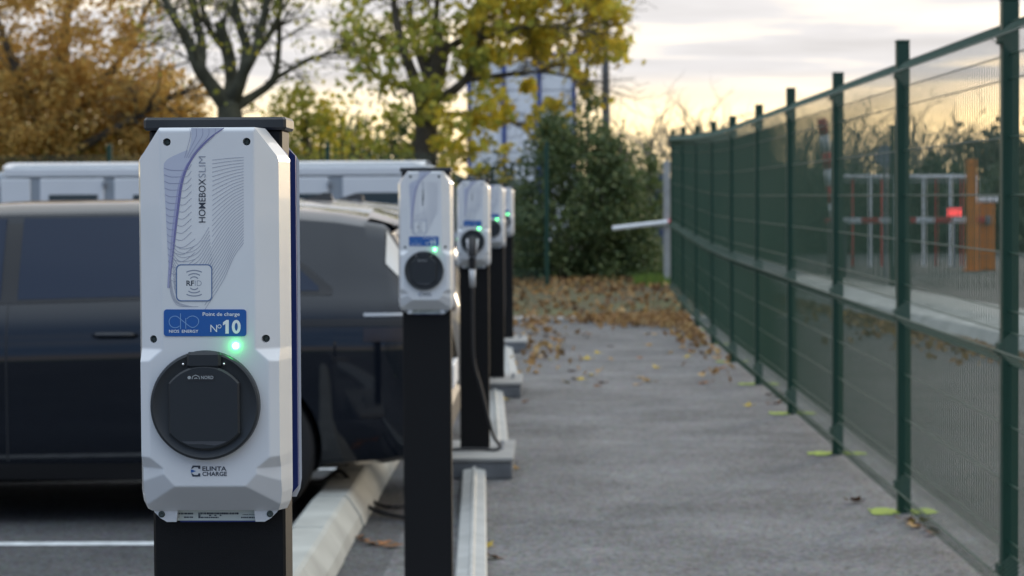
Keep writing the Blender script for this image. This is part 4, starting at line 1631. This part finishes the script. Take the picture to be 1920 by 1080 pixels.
shrub('hedge_shrub', 'bright yellow shrub with gaps left of the yellow tree', 545, 730, 195, 35.6, M_LF_YELLOW, 17, n=70, nper=34, size=.09, zb=.25, group='hedge shrubs behind the back fence')
shrub('hedge_shrub', 'mid green shrub around the foot of the yellow tree', 660, 870, 205, 35.9, M_LF_GREEN, 19, n=110, nper=50, size=.085, zb=.25, group='hedge shrubs behind the back fence')
shrub('hedge_shrub', 'deep green shrub filling the gap above the parked van roof', 480, 770, 232, 38.6, M_LF_GREEN, 43, n=150, nper=55, size=.085, zb=.25, group='hedge shrubs behind the back fence', edge=.3)
shrub('hedge_shrub', 'green shrub behind the top of the number 10 post', 330, 520, 262, 37.5, M_LF_GREEN, 29, n=90, nper=50, size=.08, zb=.25, group='hedge shrubs behind the back fence')
shrub('hedge_shrub', 'dark green undergrowth below the orange tree', -80, 300, 268, 38.5, M_LF_DARK, 37, n=150, nper=60, size=.08, zb=.25, group='hedge shrubs behind the back fence')


HLBL = ['dark green hedge clump behind the middle fence panels', 'dark hedge clump behind the raised striped boom', 'dark hedge clump behind the left half of the white railing',
        'dark hedge clump behind the right half of the white railing', 'dark hedge clump behind the orange barrier cabinet', 'dark hedge clump behind the far fence panels']
for i, (a, b) in enumerate([(1400, 1540), (1510, 1640), (1600, 1740), (1710, 1830), (1800, 1990), (1280, 1430)]):
    shrub('far_hedge', HLBL[i], a, b, 318 + (i * 7) % 16, 60.0, M_LF_DARK, 60 + i, n=90, nper=60, size=.13, rmin=.25, rmax=.55, zb=0.0, depth_=1.0, group='hedge beyond the road', edge=.3)


# --- far bare trees on the skyline
def far_tree(label, px, py_top, Y, spread_px, seed, leafy=0):
    g = random.Random(seed)
    b = at(px, 360, Y); b.z = 0
    t = thing('skyline_tree', label, 'tree', b, 0, 'bare trees on the skyline')
    top = at(px, py_top, Y).z
    sp_ = spread_px / F_PX * Y
    wood = MB(); tips = []
    wood.tube([(0, 0, 0), (g.uniform(-.2, .2), 0, top * .3), (g.uniform(-.4, .4), 0, top * .55)], [.05 * top, .042 * top, .025 * top], 7)
    for k in range(13):
        a = g.uniform(0, 2 * math.pi)
        d = Vector((math.cos(a) * .8 * sp_ / top * 1.6, math.sin(a) * .5, 1.0 * g.uniform(.5, 1)))
        twig_from(wood, (0, 0, top * g.uniform(.18, .5)), d, top * g.uniform(.35, .55), .020 * top, g, 3, tips)
    wood.build('trunk', M_HAZEBARK, t)
    mb = MB()
    for p in tips:
        for _ in range(1 + leafy):
            if g.random() < .25 * leafy:
                leaf_quads(mb, Vector(p) + Vector((g.gauss(0, .35), g.gauss(0, .35), g.gauss(0, .35))), .22 + .02 * leafy, g)
    mb.build('crown', M_LF_FAR, t, kind='stuff')


FT = [(1175, 245, 150, 45, 'bare tree on the skyline just right of the tall lamp pole'), (1225, 228, 140, 55, 'pale bare tree on the skyline left of the fence end'),
      (1330, 215, 150, 55, 'bare tree on the skyline behind the far fence panels'), (1445, 225, 120, 50, 'bare tree behind the middle fence panels'),
      (1520, 232, 110, 50, 'bare tree behind the raised striped pole'), (1600, 205, 120, 60, 'broad bare tree left of the round sign'),
      (1665, 232, 105, 45, 'bare tree directly behind the round sign'), (1735, 200, 115, 65, 'tall bare tree between the round sign and orange post'),
      (1790, 255, 110, 45, 'low bare tree behind the orange post'), (1885, 268, 95, 40, 'leafy dark tree behind the nearest fence post'), (1560, 262, 100, 50, 'low bare tree left of the white railing'),
      (1395, 250, 130, 50, 'low bare tree behind the fence middle'), (1275, 252, 150, 45, 'low pale bare tree behind the fence end')]
for i, (px, py, Y, spx, lbl) in enumerate(FT):
    far_tree(lbl, px, py, Y, spx, 100 + i, leafy=(3 if px == 1885 else 0))
# far woodland that closes the horizon
wd = MB()
g = random.Random(77)
for _ in range(5200):
    px = g.uniform(-300, 2300)
    Y = g.uniform(150, 190)
    top = 338 + 12 * mnoise.noise(Vector((px * .01, 0, 3))) + 8 * mnoise.noise(Vector((px * .05, 0, 8)))
    py = top + (372 - top) * g.random() ** .8
    leaf_quads(wd, at(px, py, Y), 1.1, g)
wd.build('far_woodland', M_LF_FAR, kind='stuff')['label'] = 'hazy far woodland along the horizon'

# ================================================================= TOWER, POLES, GATE ON THE LEFT OF THE FENCE END
TWY = 72.0
tl, tr = at(872, 100, TWY), at(1083, 86, TWY)
tw = thing('panel_tower', 'white panelled tower with blue corner posts behind the yellow tree', 'tower', ((tl.x + tr.x) / 2, TWY, 0))
TWW, TWH = tr.x - tl.x, tl.z
MB().box((0, 1.6, TWH / 2 - .1), (TWW - .14, 3.1, TWH - .2)).build('core', M_GREYM, tw)
rows_ = 6
for i in range(3):
    for j in range(rows_):
        ww, hh = (TWW - .2) / 3, (TWH - .25) / rows_
        MB().box((-TWW / 2 + .1 + ww * (i + .5), .03, .05 + hh * (j + .5)), (ww - .10, .05, hh - .03), bev=.01).build('wall_panel', M_WHITE, tw)
for i in range(4):
    x = -TWW / 2 + .1 + (TWW - .2) / 3 * i
    MB().box((x, -.01, TWH / 2), (.11, .16, TWH), bev=.01).build('corner_post', M_BLUEP, tw)
MB().box((0, -.02, TWH - .05), (TWW, .2, .12), bev=.01).build('top_beam', M_BLUEP, tw)
MB().tube([(TWW * .17, -.08, 1.5), (TWW * .31, -.08, 3.6)], .07, 6).build('brace', M_BLUEP, tw)

LPY = 40.0
lpb = at(1137, 330, LPY)
lp = thing('lamp_pole', 'tall grey lamp pole rising beside the yellow tree', 'lamp', (lpb.x, LPY, 0))
MB().tube([(0, 0, 0), (0, 0, 2.6), (-.02, 0, 8.0)], [.085, .068, .05], 12).build('pole', M_POLE, lp, True)
MB().tube(spline([(-.02, 0, 7.9), (-.1, 0, 8.3), (-.5, 0, 8.5), (-1.0, 0, 8.52)], 5), .03, 8).build('arm', M_GREYM, lp, True)
MB().box((-1.2, 0, 8.5), (.6, .22, .09), bev=.03).build('lamp_head', M_GREYM, lp)
sp0 = at(1102, 300, 46.0)
cp = thing('camera_mast', 'thin dark mast with a small camera arm left of the lamp pole', 'mast', (sp0.x, 46, 0))
ch = at(1102, 62, 46.0).z
MB().tube([(0, 0, 0), (0, 0, ch)], [.045, .03], 8).build('pole', M_DARKM, cp, True)
cz = at(1102, 96, 46.0).z
MB().tube([(0, 0, cz), (.30, -.05, cz + .06)], .03, 8).build('arm', M_DARKM, cp, True)
MB().box((.14, -.05, cz + .0), (.26, .09, .09), bev=.02).build('camera', M_DARKM, cp)
MB().box((-.2, 0, cz - .1), (.14, .1, .34), bev=.02).build('sign_box', M_BLUEP, cp)

# white gate post with arm, and blue panel behind it
GY = 31.9
gp = at(1250, 330, GY)
gate = thing('boom_gate', 'white gate post with a pale boom arm at the end of the footpath', 'gate', (gp.x, GY, 0))
gh = at(1250, 302, GY).z
MB().box((0, 0, gh / 2), (.085, .085, gh), bev=.01).build('gate_post', M_GALV, gate)
a0, a1 = at(1148, 428, GY), at(1262, 415, GY)
MB().tube([(a0.x - gp.x, -.1, a0.z), (a1.x - gp.x, -.1, a1.z)], .030, 8).build('boom', M_WHITE, gate)
b0 = at(1252, 416, GY)
MB().tube([(b0.x - gp.x, -.1, b0.z), (a1.x - gp.x + .1, -.1, a1.z + .01)], .032, 8).build('boom_tip', M_RED, gate)
bpn = at(1230, 372, 55)
blue = MB().box((0, 0, 0), (.36, .9, at(1230, 330, 55).z), bev=.02)
bo = blue.build('blue_cabinet', mat('cabinet_navy', (0.02, 0.04, 0.11), 0.5))
bo.location = (bpn.x, 55, at(1230, 330, 55).z / 2)
tag(bo, 'blue cabinet standing behind the white gate post', 'cabinet')
gs = MB()
g = random.Random(4)
for _ in range(2600):
    px, py = g.uniform(1170, 1300), g.uniform(506, 534)
    p = at(px, py, 36)
    x, y = g.uniform(1.15, 2.1), g.uniform(31.2, 34.5)
    h = g.uniform(.05, .14)
    z = bank_z(min(x, 2.9), y)
    dxx, dyy = g.gauss(0, .04), g.gauss(0, .04)
    gs.add([(x - .012, y, z), (x + .012, y, z), (x + dxx, y + dyy, z + h)], [(0, 1, 2)])
go = gs.build('grass_tuft_patch', mat('grass_blades', (1, 1, 1), .8, island=[(.10, .19, .03), (.16, .25, .04), (.08, .14, .03)], trans=.3), kind='stuff')
go['label'] = 'patch of bright grass beside the end of the fence'

# ================================================================= BEYOND THE FENCE
# concrete ramp kerb along the road
cw = thing('concrete_island', 'pale concrete traffic island seen through the nearest fence panels', 'kerb')
e0, e1 = gr(1420, 548), gr(1990, 690)
dirv = (e1 - e0); dirv.z = 0
ln = dirv.length
dn = dirv.normalized()
pn = Vector((-dn.y, dn.x, 0))
if pn.y < 0:
    pn = -pn
nseg = 7
for i in range(nseg):
    a, b = e0 + dn * (ln * i / nseg + .01), e0 + dn * (ln * (i + 1) / nseg - .01)
    mb = MB()
    prf = [(0, 0), (.10, .16), (.45, .24), (.95, .26), (.95, 0)]
    vs = [a + pn * q + Vector((0, 0, z)) for q, z in prf] + [b + pn * q + Vector((0, 0, z)) for q, z in prf]
    n5 = len(prf)
    fs = [(k, (k + 1) % n5, n5 + (k + 1) % n5, n5 + k) for k in range(n5)] + [tuple(range(n5 - 1, -1, -1)), tuple(range(n5, 2 * n5))]
    mb.add(vs, fs)
    mb.build('concrete_slab', M_CONCP, cw)
lit2 = MB()
g = random.Random(41)
for _ in range(900):
    p = e0 + dn * g.uniform(0, ln) - pn * abs(g.gauss(0, .55)) * g.random()
    leaf_quads(lit2, Vector((p.x, p.y, .02 + .03 * g.random())), .085, g, 0)
lit2.build('leaf_litter', M_LF_FALLEN, kind='stuff')['label'] = 'brown leaves gathered along the concrete island beyond the fence'

BY = 46.0
bc = at(1849, 500, BY)
bar = thing('barrier_cabinet', 'orange barrier cabinet with a pale lid beyond the fence', 'barrier', (bc.x, BY, 0))
chh = at(1849, 380, BY).z
MB().box((0, 0, chh / 2), (.30, .34, chh), bev=.02).build('cabinet', M_ORANGE, bar)
MB().box((.02, 0, chh + .05), (.36, .40, .10), bev=.03).build('lid', M_WHITE, bar)
bz = at(1849, 412, BY).z
bl = at(1545, 412, BY).x - bc.x
nstr = 9
for i in range(nstr):
    xa, xb = bl * i / nstr, bl * (i + 1) / nstr
    MB().box(((xa + xb) / 2, -.22, bz), (abs(xb - xa) - .002, .05, .10), bev=.008).build('boom_stripe', M_WHITE if i % 2 else M_RED, bar)
MB().box((0, -.2, bz), (.1, .14, .16), bev=.02).build('boom_mount', M_GREYM, bar)
opx = at(1821, 500, BY - .6)
op = MB()
oh = at(1821, 299, BY - .6).z
op.box((0, 0, oh / 2), (.185, .16, oh), bev=.015)
op.box((0, 0, .02), (.28, .26, .04), bev=.01)
oo = op.build('orange_post', M_ORANGE)
oo.location = (opx.x, BY - .6, 0)
tag(oo, 'tall square orange post beside the barrier cabinet', 'post')

RY = 48.5
r0_, r1_ = at(1585, 331, RY), at(1832, 331, RY)
rail = thing('white_railing', 'white railing with red uprights behind the striped barrier boom', 'railing', (r0_.x, RY, 0))
MB().tube([(-.2, 0, r0_.z), (r1_.x - r0_.x, 0, r1_.z)], .034, 8).build('top_rail', M_WHITE, rail)
for px in (1632, 1677, 1733, 1782, 1832):
    x = at(px, 331, RY).x - r0_.x
    MB().tube([(x, 0, 0), (x, 0, r0_.z)], .034, 8).build('white_upright', M_WHITE, rail)
for px in (1600, 1655, 1757, 1806):
    x = at(px, 331, RY).x - r0_.x
    MB().tube([(x, .12, 0), (x, .12, r0_.z - .05)], .026, 8).build('red_upright', M_RED, rail)
MB().tube([(-.2, .12, r0_.z - .10), (r1_.x - r0_.x, .12, r1_.z - .10)], .02, 6).build('rear_rail', M_GREYM, rail)
rl_ = at(1790, 398, RY - .8)
lamp = thing('warning_lamp', 'small lit red warning lamp by the white railing', 'lamp', (rl_.x, RY - .8, 0))
MB().tube([(0, .05, 0), (0, .05, rl_.z)], .03, 8).build('lamp_stand', M_GREYM, lamp)
MB().box((0, .06, rl_.z), (.33, .12, .22), bev=.02).build('lamp_case', M_DARKM, lamp)
MB().box((0, -.01, rl_.z), (.27, .03, .15), bev=.01).build('lamp_lens', M_REDLAMP, lamp)

SY = 42.0
sg_ = at(1661, 293, SY)
sign = thing('round_sign', 'grey back of a round traffic sign on a post beyond the fence', 'sign', (sg_.x, SY, 0))
MB().lathe([(.0003, -.012), (.185, -.012), (.188, 0), (.185, .012), (.0003, .012)], (0, 0, sg_.z), 'y', 32).build('sign_disc', M_GREYM, sign)
MB().tube([(0, .035, 0), (0, .035, sg_.z + .1)], .025, 8).build('sign_post', M_GREYM, sign)
MB().box((0, .01, sg_.z), (.2, .03, .03)).build('bracket', M_DARKM, sign)

PY = 40.0
s0, s1 = at(1564, 372, PY), at(1538, 222, PY)
rb = at(1570, 400, PY)
rbar = thing('raised_boom', 'raised red and white striped boom beyond the middle fence panels', 'barrier', (rb.x, PY, 0))
MB().box((0, 0, .5), (.28, .3, 1.0), bev=.02).build('cabinet', M_DARKM, rbar)
ns_ = 6
q0, q1 = Vector((s0.x - rb.x, -.2, s0.z - .35)), Vector((s1.x - rb.x, -.2, s1.z))
for i in range(ns_):
    MB().tube([q0 + (q1 - q0) * (i / ns_), q0 + (q1 - q0) * ((i + 1) / ns_ - .004)], .085, 10).build('boom_stripe', M_RED if i % 2 else M_WHITE, rbar, True)


# ================================================================= FALLEN LEAVES
def leaf_mesh(seed):
    g = random.Random(seed)
    n = 11
    out = [(0, 0, 0)]
    for i in range(n):
        a = 2 * math.pi * i / n
        r = (1.0 if i % 2 == 0 else .62) * g.uniform(.8, 1.1)
        x, y = r * math.cos(a) * .5, r * math.sin(a) * .42
        out.append((x, y, .10 * abs(y) * 2 * g.uniform(.3, 1.6) + .12 * x * x * g.uniform(0, 2)))
    mb = MB().add(out, [(0, 1 + i, 1 + (i + 1) % n) for i in range(n)])
    mb.tube([(-.5, 0, .03), (-.78, .05, .06)], [.015, .01], 4)
    return mb


LFM = []
leafcols = [mat('fallen_brown', (0.16, 0.075, 0.03), .85, var=.3, scale=30), mat('fallen_tan', (0.36, 0.22, 0.08), .85, var=.25, scale=30),
            mat('fallen_yellow', (0.50, 0.36, 0.05), .8, var=.2, scale=30), mat('fallen_rust', (0.27, 0.11, 0.035), .85, var=.25, scale=30)]
for i in range(8):
    LFM.append(leaf_mesh(50 + i).mesh('fallen_leaf', leafcols[i % 4]))
g = random.Random(8)


def fallen(p, mi, size, label, group):
    o = obj('fallen_leaf', LFM[mi])
    o.location = (p[0], p[1], p[2] + .006)
    s = size * g.uniform(.85, 1.2)
    o.scale = (s, s, s * g.uniform(1.2, 2.6))
    o.rotation_euler = (g.uniform(-.3, .3), g.uniform(-.3, .3), g.uniform(0, 6.28))
    tag(o, label, 'leaf', group)


fallen(gr(1606, 943), 0, .10, 'single curled brown leaf lying on the path left of the near fence panel', 'loose fallen leaves')
fallen(gr(1403, 763), 2, .075, 'single yellow leaf on the path in front of the third fence post', 'loose fallen leaves')
for i, (px, py) in enumerate([(1702, 978), (1722, 985), (1742, 994), (1752, 1003), (1713, 990), (1733, 980)]):
    fallen(gr(px, py), (1, 0, 3, 0, 1, 2)[i], .09, 'tan dry leaf in the small heap at the foot of the near fence post', 'leaf heap at the fence')
for i, (px, py) in enumerate([(1453, 735), (1462, 745), (1470, 752), (1445, 742), (1458, 758)]):
    fallen(gr(px, py), (0, 3, 0, 0, 3)[i], .10, 'dark brown leaf in the clump under the middle fence panels', 'leaf clump under the fence')
for i, (px, py) in enumerate([(684, 1016), (695, 1022), (736, 1027), (722, 1022), (676, 1010)]):
    fallen(gr(px, py), (3, 0, 0, 3, 0)[i], .085, 'brown leaf lying between the pale kerb and the second black post', 'leaves beside the kerb')
for i, (px, py) in enumerate([(914, 1026), (925, 1048), (905, 1046), (940, 802), (948, 884), (962, 880), (975, 700), (950, 752), (985, 755), (960, 705)]):
    fallen(gr(px, py), (2, 0, 1, 2, 0, 1, 1, 2, 0, 1)[i], .085, 'dry leaf lying along the right side of the cable rail', 'leaves along the cable rail')
for i in range(46):
    px, py = g.uniform(985, 1360), 628 + 110 * g.random() ** 2.2
    xmax = interp(py, [628, 740], [1310, 1420])
    fallen(gr(min(px, xmax), py), g.choice((0, 1, 1, 2, 3)), .085, 'small dry leaf scattered over the far half of the footpath', 'leaves scattered on the far path')
# thick litter at the end of the path and on the bank
lit = MB()
for _ in range(3200):
    x = g.uniform(-3.5, 2.6) if g.random() < .75 else g.uniform(-14, -3.5)
    y = 28.6 + 4.2 * g.random() ** .8
    z = bank_z(x, y) + .012 + .03 * g.random()
    leaf_quads(lit, Vector((x, y, z)), .085, g, 0)
for _ in range(1500):
    x = 1.6 - abs(g.gauss(0, .55))
    y = 27.6 + abs(g.gauss(0, .6)) - 1.6 * g.random() ** 4
    leaf_quads(lit, Vector((x, min(y, 28.5), .03 + .03 * g.random())), .085, g, 0)
for _ in range(900):
    x = -.15 + g.gauss(0, .22)
    y = g.uniform(19, 28.4)
    if g.random() < .35 * (y - 18) / 11:
        leaf_quads(lit, Vector((x, y, .03 + .02 * g.random())), .08, g, 0)
for _ in range(190):
    y = 17 + 10.8 * g.random() ** .35
    leaf_quads(lit, Vector((1.58 - abs(g.gauss(0, .16)), y, .025 + .02 * g.random())), .075, g, 0)
lit.build('leaf_litter', M_LF_FALLEN, kind='stuff')['label'] = 'thick brown leaf litter at the end of the footpath'
